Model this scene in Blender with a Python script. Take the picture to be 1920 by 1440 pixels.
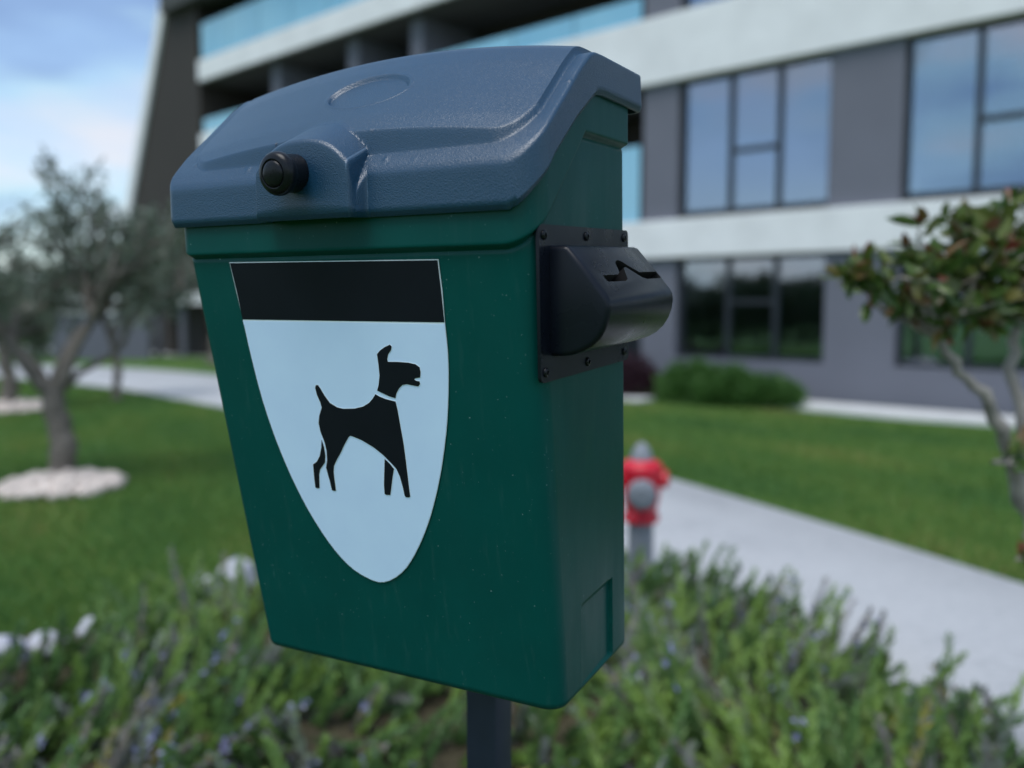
import bpy, bmesh, math, random
import numpy as np
from mathutils import Vector, Matrix

for o in list(bpy.data.objects):
    bpy.data.objects.remove(o, do_unlink=True)
scene = bpy.context.scene
COL = scene.collection
R_ = math.radians

# ------------------------------------------------------------------ camera
cam_d = bpy.data.cameras.new('camera')
cam = bpy.data.objects.new('camera', cam_d)
COL.objects.link(cam)
cam.location = (0, 0, 1.4)
cam.rotation_euler = (R_(90 - 5.118), 0, 0)
cam_d.sensor_width = 36
cam_d.lens = 30.985
cam_d.clip_start = 0.02
cam_d.clip_end = 3000
cam_d.dof.use_dof = True
cam_d.dof.focus_distance = 0.745
cam_d.dof.aperture_fstop = 2.7
scene.camera = cam

# ------------------------------------------------------------------ world, sun, exposure
SUN_EL, SUN_AZ = R_(66), R_(212)          # soft light from behind and left of the camera
world = bpy.data.worlds.new('World')
scene.world = world
world.use_nodes = True
nt = world.node_tree
nt.nodes.clear()
def wn(t, **k):
    n = nt.nodes.new(t)
    for a, b in k.items():
        setattr(n, a, b)
    return n
wl = nt.links.new
sky = wn('ShaderNodeTexSky', sky_type='NISHITA', sun_disc=False)
sky.sun_elevation = SUN_EL
sky.sun_rotation = SUN_AZ
sky.air_density = 1.0
sky.dust_density = 1.0
sky.ozone_density = 2.0
tc = wn('ShaderNodeTexCoord')
mp = wn('ShaderNodeMapping')
mp.inputs['Scale'].default_value = (1.0, 1.0, 3.6)
mp.inputs['Location'].default_value = (5.1, 0.4, 0.0)
wl(tc.outputs['Generated'], mp.inputs['Vector'])
nz = wn('ShaderNodeTexNoise')
nz.inputs['Scale'].default_value = 1.9
nz.inputs['Detail'].default_value = 6
nz.inputs['Roughness'].default_value = 0.55
nz.inputs['Distortion'].default_value = 0.35
wl(mp.outputs[0], nz.inputs['Vector'])
cr = wn('ShaderNodeValToRGB')                             # cloud cover
cr.color_ramp.elements[0].position = 0.39
cr.color_ramp.elements[0].color = (0.10, 0.10, 0.10, 1)
cr.color_ramp.elements[1].position = 0.60
cr.color_ramp.elements[1].color = (0.92, 0.92, 0.92, 1)
wl(nz.outputs['Fac'], cr.inputs['Fac'])
nz2 = wn('ShaderNodeTexNoise')
nz2.inputs['Scale'].default_value = 3.1
nz2.inputs['Detail'].default_value = 5
wl(mp.outputs[0], nz2.inputs['Vector'])
cc = wn('ShaderNodeValToRGB')                             # cloud colour, slate blue to pale
cc.color_ramp.elements[0].position = 0.38
cc.color_ramp.elements[0].color = (1.25, 1.95, 3.4, 1)
cc.color_ramp.elements[1].position = 0.66
cc.color_ramp.elements[1].color = (4.6, 4.4, 4.5, 1)
e = cc.color_ramp.elements.new(0.50); e.color = (2.8, 4.1, 4.8, 1)
wl(nz2.outputs['Fac'], cc.inputs['Fac'])
mx = wn('ShaderNodeMixRGB')
wl(cr.outputs[0], mx.inputs['Fac'])
wl(sky.outputs[0], mx.inputs['Color1'])
wl(cc.outputs[0], mx.inputs['Color2'])
bg = wn('ShaderNodeBackground')
bg.inputs['Strength'].default_value = 0.125
wl(mx.outputs[0], bg.inputs['Color'])
wo = wn('ShaderNodeOutputWorld')
wl(bg.outputs[0], wo.inputs['Surface'])

sun_d = bpy.data.lights.new('sun', 'SUN')
sun_d.energy = 1.4
sun_d.angle = R_(35)
sun_d.color = (1.0, 0.985, 0.965)
sun = bpy.data.objects.new('sun', sun_d)
COL.objects.link(sun)
sdir = Vector((math.sin(SUN_AZ) * math.cos(SUN_EL), math.cos(SUN_AZ) * math.cos(SUN_EL), math.sin(SUN_EL)))
sun.rotation_euler = sdir.to_track_quat('Z', 'Y').to_euler()
sun.location = sdir * 30

vs = scene.view_settings
vs.view_transform = 'Standard'
vs.look = 'None'
vs.exposure = 0.68
vs.gamma = 1.0
vs.use_curve_mapping = False
scene.cycles.use_denoising = True
scene.cycles.max_bounces = 6
scene.cycles.transparent_max_bounces = 12
scene.cycles.caustics_reflective = False
scene.cycles.caustics_refractive = False

# ------------------------------------------------------------------ helpers
rng = np.random.default_rng(7)

def tag(o, label=None, cat=None, group=None, kind=None):
    if label: o['label'] = label
    if cat: o['category'] = cat
    if group: o['group'] = group
    if kind: o['kind'] = kind
    return o

def empty(name, loc, rz=0.0):
    o = bpy.data.objects.new(name, None)
    COL.objects.link(o)
    o.location = loc
    o.rotation_euler = (0, 0, rz)
    o.empty_display_size = 0.1
    return o

def link(name, me, mat=None, parent=None, smooth=None):
    o = bpy.data.objects.new(name, me)
    COL.objects.link(o)
    if mat is not None:
        me.materials.append(mat)
    if parent is not None:
        o.parent = parent
    if smooth is not None:
        me.polygons.foreach_set('use_smooth', np.ones(len(me.polygons), bool))
        if smooth < 180:
            me.set_sharp_from_angle(angle=R_(smooth))
    return o

def np_mesh(name, V, Q):
    """V (n,3), Q (m,k) faces all with k corners"""
    V = np.asarray(V, np.float32); Q = np.asarray(Q, np.int32)
    me = bpy.data.meshes.new(name)
    k = Q.shape[1]
    me.vertices.add(len(V)); me.vertices.foreach_set('co', V.ravel())
    me.loops.add(Q.size); me.loops.foreach_set('vertex_index', Q.ravel())
    me.polygons.add(len(Q))
    me.polygons.foreach_set('loop_start', np.arange(len(Q), dtype=np.int32) * k)
    me.update(calc_edges=True)
    return me

def pd_mesh(name, V, F):
    me = bpy.data.meshes.new(name)
    me.from_pydata([tuple(map(float, v)) for v in V], [], [tuple(int(i) for i in f) for f in F])
    me.update()
    return me

def box_mesh(name, x0, x1, y0, y1, z0, z1, bev=0.0, seg=2):
    bm = bmesh.new()
    vs_ = [bm.verts.new((x, y, z)) for x in (x0, x1) for y in (y0, y1) for z in (z0, z1)]
    for f in ((0, 1, 3, 2), (4, 6, 7, 5), (0, 4, 5, 1), (2, 3, 7, 6), (0, 2, 6, 4), (1, 5, 7, 3)):
        bm.faces.new([vs_[i] for i in f])
    bmesh.ops.recalc_face_normals(bm, faces=bm.faces)
    if bev > 0:
        bmesh.ops.bevel(bm, geom=list(bm.edges), offset=bev, segments=seg, affect='EDGES', profile=0.5)
    me = bpy.data.meshes.new(name)
    bm.to_mesh(me); bm.free()
    return me

def sstep(a, b, x):
    t = np.clip((x - a) / (b - a), 0, 1)
    return t * t * (3 - 2 * t)

def grid_quads(nr, nc, closed=False):
    """rows nr, cols nc, index r*nc+c"""
    r = np.arange(nr - 1)[:, None]
    c = np.arange(nc if closed else nc - 1)[None, :]
    c2 = (c + 1) % nc
    q = np.stack([r * nc + c, r * nc + c2, (r + 1) * nc + c2, (r + 1) * nc + c], -1)
    return q.reshape(-1, 4)

# ------------------------------------------------------------------ materials
def new_mat(name):
    m = bpy.data.materials.new(name)
    m.use_nodes = True
    t = m.node_tree
    p = t.nodes['Principled BSDF']
    return m, t, p

def node(t, typ, **k):
    n = t.nodes.new(typ)
    for a, b in k.items():
        if a in n.inputs:
            n.inputs[a].default_value = b
        else:
            setattr(n, a, b)
    return n

def noise(t, scale, detail=4, rough=0.55, coord='Object', vec_scale=None):
    c = node(t, 'ShaderNodeTexCoord')
    n = node(t, 'ShaderNodeTexNoise')
    n.inputs['Scale'].default_value = scale
    n.inputs['Detail'].default_value = detail
    n.inputs['Roughness'].default_value = rough
    if vec_scale:
        m = node(t, 'ShaderNodeMapping')
        m.inputs['Scale'].default_value = vec_scale
        t.links.new(c.outputs[coord], m.inputs['Vector'])
        t.links.new(m.outputs[0], n.inputs['Vector'])
    else:
        t.links.new(c.outputs[coord], n.inputs['Vector'])
    return n

def ramp(t, src, stops):
    r = node(t, 'ShaderNodeValToRGB')
    el = r.color_ramp.elements
    while len(el) < len(stops):
        el.new(0.5)
    for e_, (p_, c_) in zip(el, stops):
        e_.position = p_
        e_.color = (*c_, 1) if len(c_) == 3 else c_
    t.links.new(src, r.inputs['Fac'])
    return r

def bump(t, p, src, strength, dist, chain=None):
    b = node(t, 'ShaderNodeBump')
    b.inputs['Strength'].default_value = strength
    b.inputs['Distance'].default_value = dist
    t.links.new(src, b.inputs['Height'])
    if chain is not None:
        t.links.new(chain.outputs['Normal'], b.inputs['Normal'])
    t.links.new(b.outputs['Normal'], p.inputs['Normal'])
    return b

def simple(name, col, rough=0.5, var=0.12, nscale=6.0, metal=0.0, bumps=None, spec=0.5, rvar=0.0):
    m, t, p = new_mat(name)
    n = noise(t, nscale, 5)
    a = tuple(c * (1 - var) for c in col); b = tuple(min(1, c * (1 + var)) for c in col)
    r = ramp(t, n.outputs['Fac'], [(0.3, a), (0.7, b)])
    t.links.new(r.outputs['Color'], p.inputs['Base Color'])
    p.inputs['Roughness'].default_value = rough
    p.inputs['Metallic'].default_value = metal
    p.inputs['Specular IOR Level'].default_value = spec
    if rvar:
        r2 = ramp(t, n.outputs['Fac'], [(0.3, (rough - rvar,) * 3), (0.7, (rough + rvar,) * 3)])
        t.links.new(r2.outputs['Color'], p.inputs['Roughness'])
    if bumps:
        s, st, d = bumps
        n2 = noise(t, s, 4)
        bump(t, p, n2.outputs['Fac'], st, d)
    return m

M = {}
# bin lid: grained moulded plastic, slate blue
m, t, p = new_mat('lid_plastic')
n = noise(t, 9, 4)
r = ramp(t, n.outputs['Fac'], [(0.3, (0.005, 0.040, 0.088)), (0.7, (0.007, 0.048, 0.104))])
gm = node(t, 'ShaderNodeNewGeometry')
wr = ramp(t, gm.outputs['Pointiness'], [(0.53, (0, 0, 0)), (0.63, (0.6, 0.6, 0.6))])
mw = node(t, 'ShaderNodeMixRGB'); mw.inputs['Color2'].default_value = (0.10, 0.17, 0.26, 1)
t.links.new(wr.outputs['Color'], mw.inputs['Fac']); t.links.new(r.outputs['Color'], mw.inputs['Color1'])
t.links.new(mw.outputs[0], p.inputs['Base Color'])
p.inputs['Roughness'].default_value = 0.34
p.inputs['Specular IOR Level'].default_value = 0.72
c = node(t, 'ShaderNodeTexCoord')
vo = node(t, 'ShaderNodeTexVoronoi', feature='SMOOTH_F1')
vo.inputs['Scale'].default_value = 1000
vo.inputs['Smoothness'].default_value = 0.6
nd = node(t, 'ShaderNodeTexNoise'); nd.inputs['Scale'].default_value = 800; nd.inputs['Detail'].default_value = 2
t.links.new(c.outputs['Object'], vo.inputs['Vector'])
t.links.new(c.outputs['Object'], nd.inputs['Vector'])
ad = node(t, 'ShaderNodeMath', operation='ADD')
t.links.new(vo.outputs['Distance'], ad.inputs[0]); t.links.new(nd.outputs['Fac'], ad.inputs[1])
bump(t, p, ad.outputs[0], 0.55, 0.0004)
M['lid'] = m
# bin body: smooth teal green plastic with faint dust and scuffs
m, t, p = new_mat('body_plastic')
n = noise(t, 14, 6)
r = ramp(t, n.outputs['Fac'], [(0.25, (0.0004, 0.058, 0.052)), (0.75, (0.0008, 0.070, 0.062))])
sp = noise(t, 420, 2)
rs = ramp(t, sp.outputs['Fac'], [(0.735, (0, 0, 0)), (0.78, (1, 1, 1))])
mixn = node(t, 'ShaderNodeMixRGB')
t.links.new(rs.outputs['Color'], mixn.inputs['Fac'])
t.links.new(r.outputs['Color'], mixn.inputs['Color1'])
mixn.inputs['Color2'].default_value = (0.22, 0.34, 0.34, 1)
st1_ = noise(t, 1.0, 5, 0.6, vec_scale=(130, 130, 5))
sr_ = ramp(t, st1_.outputs['Fac'], [(0.58, (0, 0, 0)), (0.80, (0.22, 0.22, 0.22))])
st2_ = noise(t, 1.0, 3, 0.6, vec_scale=(260, 260, 36))
s2_ = ramp(t, st2_.outputs['Fac'], [(0.735, (0, 0, 0)), (0.76, (0.22, 0.22, 0.22))])
mA = node(t, 'ShaderNodeMixRGB'); mA.inputs['Color2'].default_value = (0.045, 0.115, 0.110, 1)
t.links.new(sr_.outputs['Color'], mA.inputs['Fac']); t.links.new(mixn.outputs[0], mA.inputs['Color1'])
mB = node(t, 'ShaderNodeMixRGB'); mB.inputs['Color2'].default_value = (0.10, 0.20, 0.19, 1)
t.links.new(s2_.outputs['Color'], mB.inputs['Fac']); t.links.new(mA.outputs[0], mB.inputs['Color1'])
t.links.new(mB.outputs[0], p.inputs['Base Color'])
ns = noise(t, 30, 5, 0.6, vec_scale=(1, 1, 0.25))
rr = ramp(t, ns.outputs['Fac'], [(0.3, (0.30,) * 3), (0.75, (0.46,) * 3)])
t.links.new(rr.outputs['Color'], p.inputs['Roughness'])
nb = noise(t, 16, 2)
b1 = bump(t, p, nb.outputs['Fac'], 0.25, 0.0012)
nb2 = noise(t, 900, 2)
bump(t, p, nb2.outputs['Fac'], 0.12, 0.0003, b1)
p.inputs['Specular IOR Level'].default_value = 0.17
M['body'] = m
M['black'] = simple('black_plastic', (0.006, 0.007, 0.010), 0.28, 0.15, 30, spec=0.25, bumps=(700, 0.15, 0.0003), rvar=0.06)
M['matte_black'] = simple('matte_black', (0.006, 0.006, 0.007), 0.6, 0.1, 30)
M['dispenser'] = simple('dispenser_black', (0.005, 0.007, 0.013), 0.30, 0.12, 25, spec=0.25, bumps=(900, 0.2, 0.0003), rvar=0.05)
M['navy_metal'] = simple('painted_steel', (0.028, 0.035, 0.055), 0.45, 0.12, 20, spec=0.25, bumps=(300, 0.1, 0.0004), rvar=0.06)
M['sticker'] = simple('sticker_pale_blue', (0.60, 0.77, 1.0), 0.42, 0.025, 25, spec=0.25, bumps=(60, 0.08, 0.0004))
M['sticker_edge'] = simple('sticker_white_edge', (0.72, 0.80, 0.86), 0.45, 0.02, 25)
M['sticker_black'] = simple('sticker_black', (0.007, 0.009, 0.014), 0.42, 0.1, 25, spec=0.15, bumps=(60, 0.08, 0.0004))
# building
M['band'] = simple('white_render', (0.79, 0.79, 0.79), 0.8, 0.07, 1.6, bumps=(18, 0.2, 0.01))
M['wall'] = simple('grey_render', (0.150, 0.155, 0.190), 0.85, 0.06, 0.9, bumps=(20, 0.2, 0.01))
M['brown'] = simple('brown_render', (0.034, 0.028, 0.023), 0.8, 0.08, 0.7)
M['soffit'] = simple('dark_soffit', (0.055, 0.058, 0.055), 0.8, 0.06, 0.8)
M['frame'] = simple('window_frame', (0.020, 0.024, 0.032), 0.4, 0.1, 3)
M['inside'] = simple('room_interior', (0.060, 0.100, 0.135), 0.9, 0.25, 0.7)
M['curtain'] = simple('curtain', (0.24, 0.30, 0.33), 0.9, 0.2, 1.0, bumps=(6, 0.4, 0.03))
M['curtain_teal'] = simple('curtain_teal', (0.20, 0.38, 0.46), 0.9, 0.2, 1.0)
m, t, p = new_mat('window_glass')
t.nodes.remove(p)
gl = node(t, 'ShaderNodeBsdfGlossy'); gl.inputs['Roughness'].default_value = 0.03
gl.inputs['Color'].default_value = (0.56, 0.64, 0.78, 1)
tr = node(t, 'ShaderNodeBsdfTransparent'); tr.inputs['Color'].default_value = (0.62, 0.74, 0.78, 1)
lw = node(t, 'ShaderNodeFresnel'); lw.inputs['IOR'].default_value = 2.6
mxs = node(t, 'ShaderNodeMixShader')
n = noise(t, 0.9, 2)
bp = node(t, 'ShaderNodeBump'); bp.inputs['Strength'].default_value = 0.06; bp.inputs['Distance'].default_value = 0.05
t.links.new(n.outputs['Fac'], bp.inputs['Height']); t.links.new(bp.outputs['Normal'], gl.inputs['Normal'])
mul = node(t, 'ShaderNodeMath', operation='MULTIPLY_ADD'); mul.inputs[1].default_value = 0.9; mul.inputs[2].default_value = 0.27
t.links.new(lw.outputs[0], mul.inputs[0])
t.links.new(mul.outputs[0], mxs.inputs['Fac'])
t.links.new(tr.outputs[0], mxs.inputs[1]); t.links.new(gl.outputs[0], mxs.inputs[2])
t.links.new(mxs.outputs[0], t.nodes['Material Output'].inputs['Surface'])
M['glass'] = m
m, t, p = new_mat('railing_glass')                      # tinted frosted blue balcony glass
n = noise(t, 1.2, 3, vec_scale=(1, 1, 0.2))
r = ramp(t, n.outputs['Fac'], [(0.3, (0.16, 0.42, 0.58)), (0.7, (0.24, 0.52, 0.66))])
t.links.new(r.outputs['Color'], p.inputs['Base Color'])
p.inputs['Roughness'].default_value = 0.12
p.inputs['Specular IOR Level'].default_value = 1.0
p.inputs['IOR'].default_value = 1.7
M['rail_glass'] = m
# ground
def ground_mat(name, stops, s1, s2, rough, bumps):
    m, t, p = new_mat(name)
    n1 = noise(t, s1, 6, 0.6); n2 = noise(t, s2, 4, 0.6)
    ad = node(t, 'ShaderNodeMath', operation='MULTIPLY_ADD'); ad.inputs[1].default_value = 0.5
    t.links.new(n1.outputs['Fac'], ad.inputs[0])
    hf = node(t, 'ShaderNodeMath', operation='MULTIPLY'); hf.inputs[1].default_value = 0.5
    t.links.new(n2.outputs['Fac'], hf.inputs[0]); t.links.new(hf.outputs[0], ad.inputs[2])
    r = ramp(t, ad.outputs[0], stops)
    t.links.new(r.outputs['Color'], p.inputs['Base Color'])
    p.inputs['Roughness'].default_value = rough
    p.inputs['Specular IOR Level'].default_value = 0.25
    n3 = noise(t, bumps[0], 5)
    bump(t, p, n3.outputs['Fac'], bumps[1], bumps[2])
    return m
M['lawn'] = ground_mat('lawn_grass', [(0.32, (0.040, 0.105, 0.025)), (0.48, (0.070, 0.160, 0.034)), (0.58, (0.12, 0.19, 0.040)), (0.70, (0.19, 0.18, 0.065))], 0.9, 9, 0.9, (60, 0.8, 0.03))
M['soil'] = ground_mat('soil', [(0.3, (0.030, 0.026, 0.016)), (0.5, (0.070, 0.060, 0.034)), (0.7, (0.14, 0.115, 0.065))], 3, 30, 0.95, (40, 0.9, 0.03))
M['path'] = ground_mat('concrete_path', [(0.32, (0.34, 0.345, 0.36)), (0.46, (0.43, 0.435, 0.45)), (0.66, (0.485, 0.49, 0.50))], 1.2, 25, 0.85, (120, 0.35, 0.004))
M['pebble'] = simple('white_stone', (0.66, 0.57, 0.51), 0.85, 0.25, 9, bumps=(40, 0.4, 0.01))
M['boulder'] = simple('white_boulder', (0.52, 0.52, 0.57), 0.85, 0.15, 6, bumps=(30, 0.5, 0.01))
M['kerb'] = simple('white_kerb', (0.62, 0.62, 0.62), 0.85, 0.1, 4, bumps=(20, 0.6, 0.02))

def leaf_mat(name, stops, rough=0.5, trans=0.25, tcol=(0.12, 0.2, 0.04)):
    m, t, p = new_mat(name)
    a = node(t, 'ShaderNodeAttribute', attribute_name='tint')
    r = ramp(t, a.outputs['Fac'], stops)
    t.links.new(r.outputs['Color'], p.inputs['Base Color'])
    p.inputs['Roughness'].default_value = rough
    p.inputs['Specular IOR Level'].default_value = 0.4
    tl = node(t, 'ShaderNodeBsdfTranslucent')
    t.links.new(r.outputs['Color'], tl.inputs['Color'])
    mxs = node(t, 'ShaderNodeMixShader'); mxs.inputs['Fac'].default_value = trans
    t.links.new(p.outputs[0], mxs.inputs[1]); t.links.new(tl.outputs[0], mxs.inputs[2])
    t.links.new(mxs.outputs[0], t.nodes['Material Output'].inputs['Surface'])
    return m
M['olive'] = leaf_mat('olive_leaf', [(0, (0.075, 0.105, 0.070)), (0.5, (0.15, 0.19, 0.135)), (1, (0.28, 0.31, 0.26))], 0.55)
M['darkleaf'] = leaf_mat('dark_leaf', [(0, (0.022, 0.042, 0.018)), (0.6, (0.045, 0.078, 0.030)), (1, (0.08, 0.11, 0.045))], 0.55)
M['photinia'] = leaf_mat('photinia_leaf', [(0, (0.038, 0.075, 0.020)), (0.4, (0.080, 0.140, 0.028)), (0.62, (0.16, 0.185, 0.048)), (0.80, (0.18, 0.10, 0.045)), (1, (0.23, 0.055, 0.038))], 0.3, 0.2)
M['shrub'] = leaf_mat('shrub_leaf', [(0, (0.040, 0.105, 0.025)), (0.6, (0.080, 0.190, 0.042)), (1, (0.13, 0.24, 0.06))], 0.5)
M['purple'] = leaf_mat('purple_leaf', [(0, (0.022, 0.010, 0.016)), (0.6, (0.05, 0.018, 0.030)), (1, (0.09, 0.03, 0.045))], 0.5)
M['rosemary'] = leaf_mat('rosemary_needle', [(0, (0.052, 0.105, 0.050)), (0.35, (0.135, 0.250, 0.078)), (0.6, (0.250, 0.375, 0.075)), (0.8, (0.22, 0.255, 0.215)), (0.92, (0.26, 0.23, 0.235)), (1, (0.38, 0.35, 0.06))], 0.5, 0.2)
M['flower'] = leaf_mat('rosemary_flower', [(0, (0.28, 0.29, 0.52)), (0.6, (0.40, 0.41, 0.62)), (1, (0.60, 0.60, 0.72))], 0.7, 0.3)
M['grass'] = leaf_mat('grass_blade', [(0, (0.055, 0.140, 0.034)), (0.45, (0.115, 0.235, 0.048)), (0.8, (0.200, 0.295, 0.058)), (1, (0.32, 0.27, 0.10))], 0.6, 0.25)
M['bark'] = simple('olive_bark', (0.155, 0.135, 0.115), 0.9, 0.35, 14, bumps=(30, 0.9, 0.02))
M['palebark'] = simple('pale_bark', (0.32, 0.28, 0.25), 0.85, 0.3, 18, bumps=(60, 0.6, 0.01))
M['red'] = simple('red_paint', (0.62, 0.012, 0.032), 0.35, 0.1, 12, bumps=(80, 0.1, 0.002))
M['castgrey'] = simple('grey_cast_iron', (0.22, 0.24, 0.27), 0.5, 0.15, 14, bumps=(80, 0.2, 0.002))

# ================================================================== ground, path, bed
def sheet(name, pts, z, mat, thick=0.0, kind='structure'):
    bm = bmesh.new()
    top = [bm.verts.new((x, y, z)) for x, y in pts]
    f = bm.faces.new(top)
    bm.normal_update()
    if f.normal.z < 0 or sum((pts[i][0] * pts[(i + 1) % len(pts)][1] - pts[(i + 1) % len(pts)][0] * pts[i][1]) for i in range(len(pts))) < 0:
        f.normal_flip()
    if thick:
        bt = [bm.verts.new((x, y, z - thick)) for x, y in pts]
        n = len(pts)
        for i in range(n):
            j = (i + 1) % n
            bm.faces.new((top[i], bt[i], bt[j], top[j]))
    bm.normal_update()
    bmesh.ops.triangulate(bm, faces=[f])
    me = bpy.data.meshes.new(name); bm.to_mesh(me); bm.free()
    o = link(name, me, mat)
    o['kind'] = kind
    return o
lx = np.array([-900, -300, -100, -50, -30, -20, -14, -10, -7, -5, -3, -1, 1, 3, 5, 7, 10, 14, 20, 30, 50, 100, 300, 900.0])
LX, LY = np.meshgrid(lx, lx + 6.0)
LZ = np.zeros_like(LX)
o = link('lawn', np_mesh('lawn', np.stack([LX, LY, LZ], -1).reshape(-1, 3), grid_quads(len(lx), len(lx))), M['lawn'])
o['kind'] = 'structure'
def curve2(pts, n=6):
    P = [np.array(p, float) for p in pts]; out = []
    for i in range(len(P) - 1):
        p0 = P[max(i - 1, 0)]; p1 = P[i]; p2 = P[i + 1]; p3 = P[min(i + 2, len(P) - 1)]
        for q in np.arange(n) / n:
            out.append(tuple(.5 * (2 * p1 + (p2 - p0) * q + (2 * p0 - 5 * p1 + 4 * p2 - p3) * q * q + (3 * p1 - p0 - 3 * p2 + p3) * q ** 3)))
    out.append(tuple(P[-1]))
    return out
NEAR = curve2([(2.8, -1.5), (2.10, 1.0), (1.66, 2.3), (1.33, 3.2), (0.84, 4.35), (0.48, 5.3), (-0.3, 7.2), (-1.75, 9.6), (-3.97, 11.96), (-6.12, 14.18), (-7.6, 15.4), (-10.5, 17.2), (-17, 19.6)])
FAR = curve2([(4.4, -1.0), (3.35, 2.3), (2.53, 4.25), (2.08, 5.26), (1.24, 6.98), (0.15, 9.1), (-1.6, 11.9), (-3.6, 14.8), (-5.92, 17.41), (-8.25, 19.15), (-10.5, 20.1), (-17, 22.3)])
FAR = [tuple(np.interp(q, np.linspace(0, 1, len(FAR)), [p[i] for p in FAR]) for i in (0, 1)) for q in np.linspace(0, 1, len(NEAR))]
rows_ = []
for k_, (zz, f_) in enumerate([(-0.02, 0), (0.022, 0), (0.03, 0.006), (0.03, 0.994), (0.022, 1), (-0.02, 1)]):
    rows_ += [(a[0] + (b[0] - a[0]) * f_, a[1] + (b[1] - a[1]) * f_, zz) for a, b in zip(NEAR, FAR)]
o = link('path', np_mesh('path', rows_, grid_quads(6, len(NEAR))), M['path'])
o['kind'] = 'structure'
sheet('distant_path', [(-24, 26.5), (-13.2, 26.3), (-9.0, 24.1), (-6, 22.6), (-6, 24.8), (-10.6, 28.0), (-14.0, 29.6), (-24, 30.0)], 0.012, M['path'])
# planting bed: mounded soil
def mound(x, y):
    return 0.10 + 0.05 * np.sin(1.7 * x + 0.6) * np.cos(1.9 * y) + 0.035 * np.sin(4.1 * x + 2.2 * y) + 0.02 * np.sin(9 * x - 7 * y)
def near_x(y):
    ys = np.array([p[1] for p in NEAR]); xs = np.array([p[0] for p in NEAR])
    return np.interp(y, ys, xs)
def bed_far(x):
    return np.interp(x, [-4.5, -2.6, -1.83, -1.1, 0.0, 0.5, 0.9, 1.6], [2.7, 2.85, 3.2, 3.85, 4.05, 4.15, 3.9, 3.2])
gx = np.linspace(-3.2, 2.4, 150); gy = np.linspace(0.25, 4.5, 130)
GXm, GYm = np.meshgrid(gx, gy)
edge = np.minimum(near_x(GYm) - 0.02 - GXm, (bed_far(GXm) + 0.55) - GYm)
edge = np.minimum(edge, np.minimum(GXm + 3.15, GYm - 0.30))
Zs = 0.68 * mound(GXm, GYm) * sstep(0.0, 0.55, edge) + 0.012
Zs = np.where(edge < 0, -0.05, Zs)
me = np_mesh('soil_bed', np.stack([GXm, GYm, Zs], -1).reshape(-1, 3), grid_quads(130, 150))
o = link('soil_bed', me, M['soil'], smooth=180); o['kind'] = 'structure'

# ================================================================== apartment building
A0 = np.array([1.892, 14.824, 0.0])
DS = np.array([-0.740, 0.673, 0.0]); DS /= np.linalg.norm(DS)
DN = np.array([-DS[1], DS[0], 0.0])          # outward, towards the lawn
bld = empty('apartment_building', tuple(A0), math.atan2(DS[1], DS[0]))
tag(bld, 'grey apartment building with white floor bands, glass balcony railings and large dark-framed windows', 'building')
# in the building's own frame: x = s along the facade, y = outward * sign, z up
YS = 1.0 if np.dot(np.array([-math.sin(math.atan2(DS[1], DS[0])), math.cos(math.atan2(DS[1], DS[0])), 0]), DN) > 0 else -1.0
def fb(name, s0, s1, z0, z1, n0, n1, mat, parent=None, bev=0.0):
    y0, y1 = sorted((n0 * YS, n1 * YS))
    me = box_mesh(name, s0, s1, y0, y1, z0, z1, bev)
    return link(name, me, mat, bld if parent is None else parent)
SR, SLL = -14.8, 13.7
# solid floors behind, dark
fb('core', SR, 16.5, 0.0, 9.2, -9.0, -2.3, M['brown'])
# floor bands
fb('floor_band', SR, 13.72, 2.15, 2.75, -2.29, 0.10, M['band'], bev=0.012)
fb('floor_band', SR, 13.72, 4.90, 5.93, -2.29, 0.10, M['band'], bev=0.012)
fb('floor_band', SR, 13.72, 7.30, 7.84, -2.29, 0.10, M['band'], bev=0.012)
fb('plinth', SR, 13.7, 0.0, 0.10, -2.28, 0.03, M['wall'])
# soffits under the bands of the open balconies
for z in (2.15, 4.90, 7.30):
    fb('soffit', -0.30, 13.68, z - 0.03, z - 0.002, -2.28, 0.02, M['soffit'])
# roof slab
fb('roof_slab', SR, 15.2, 9.30, 9.95, -9.0, 0.35, M['soffit'])
# piers: ground floor, first floor, second floor
for (s0, s1) in ((-0.98, -0.33), (-4.40, -3.42), (-7.9, -6.86), (-11.34, -10.36), (-14.8, -13.8)):
    fb('wall_pier', s0, s1, 0.10, 2.148, -2.28, 0.0, M['wall'])
    fb('wall_pier', s0, s1, 2.752, 4.898, -2.28, 0.0, M['wall'])
    fb('wall_pier', s0, s1, 5.932, 7.298, -2.28, 0.0, M['wall'])
    fb('wall_pier', s0, s1, 7.842, 9.298, -2.28, 0.0, M['wall'])
# dark back walls of the balconies and the rooms
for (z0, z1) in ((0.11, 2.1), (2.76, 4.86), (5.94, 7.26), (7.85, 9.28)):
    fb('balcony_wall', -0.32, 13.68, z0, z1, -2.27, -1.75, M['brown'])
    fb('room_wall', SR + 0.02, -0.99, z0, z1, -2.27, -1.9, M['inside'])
# balcony partitions
for s0 in (5.24, 7.35, 10.4):
    fb('partition', s0, s0 + 0.38, 5.94, 7.26, -1.74, -0.25, M['wall'])
for s0 in (4.3, 9.0):
    fb('partition', s0, s0 + 0.38, 2.76, 4.86, -1.74, -0.25, M['wall'])
    fb('partition', s0, s0 + 0.38, 7.85, 9.28, -1.74, -0.25, M['wall'])
fb('door_panel', 0.3, 1.4, 0.12, 2.1, -1.74, -1.70, M['frame'])
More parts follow.
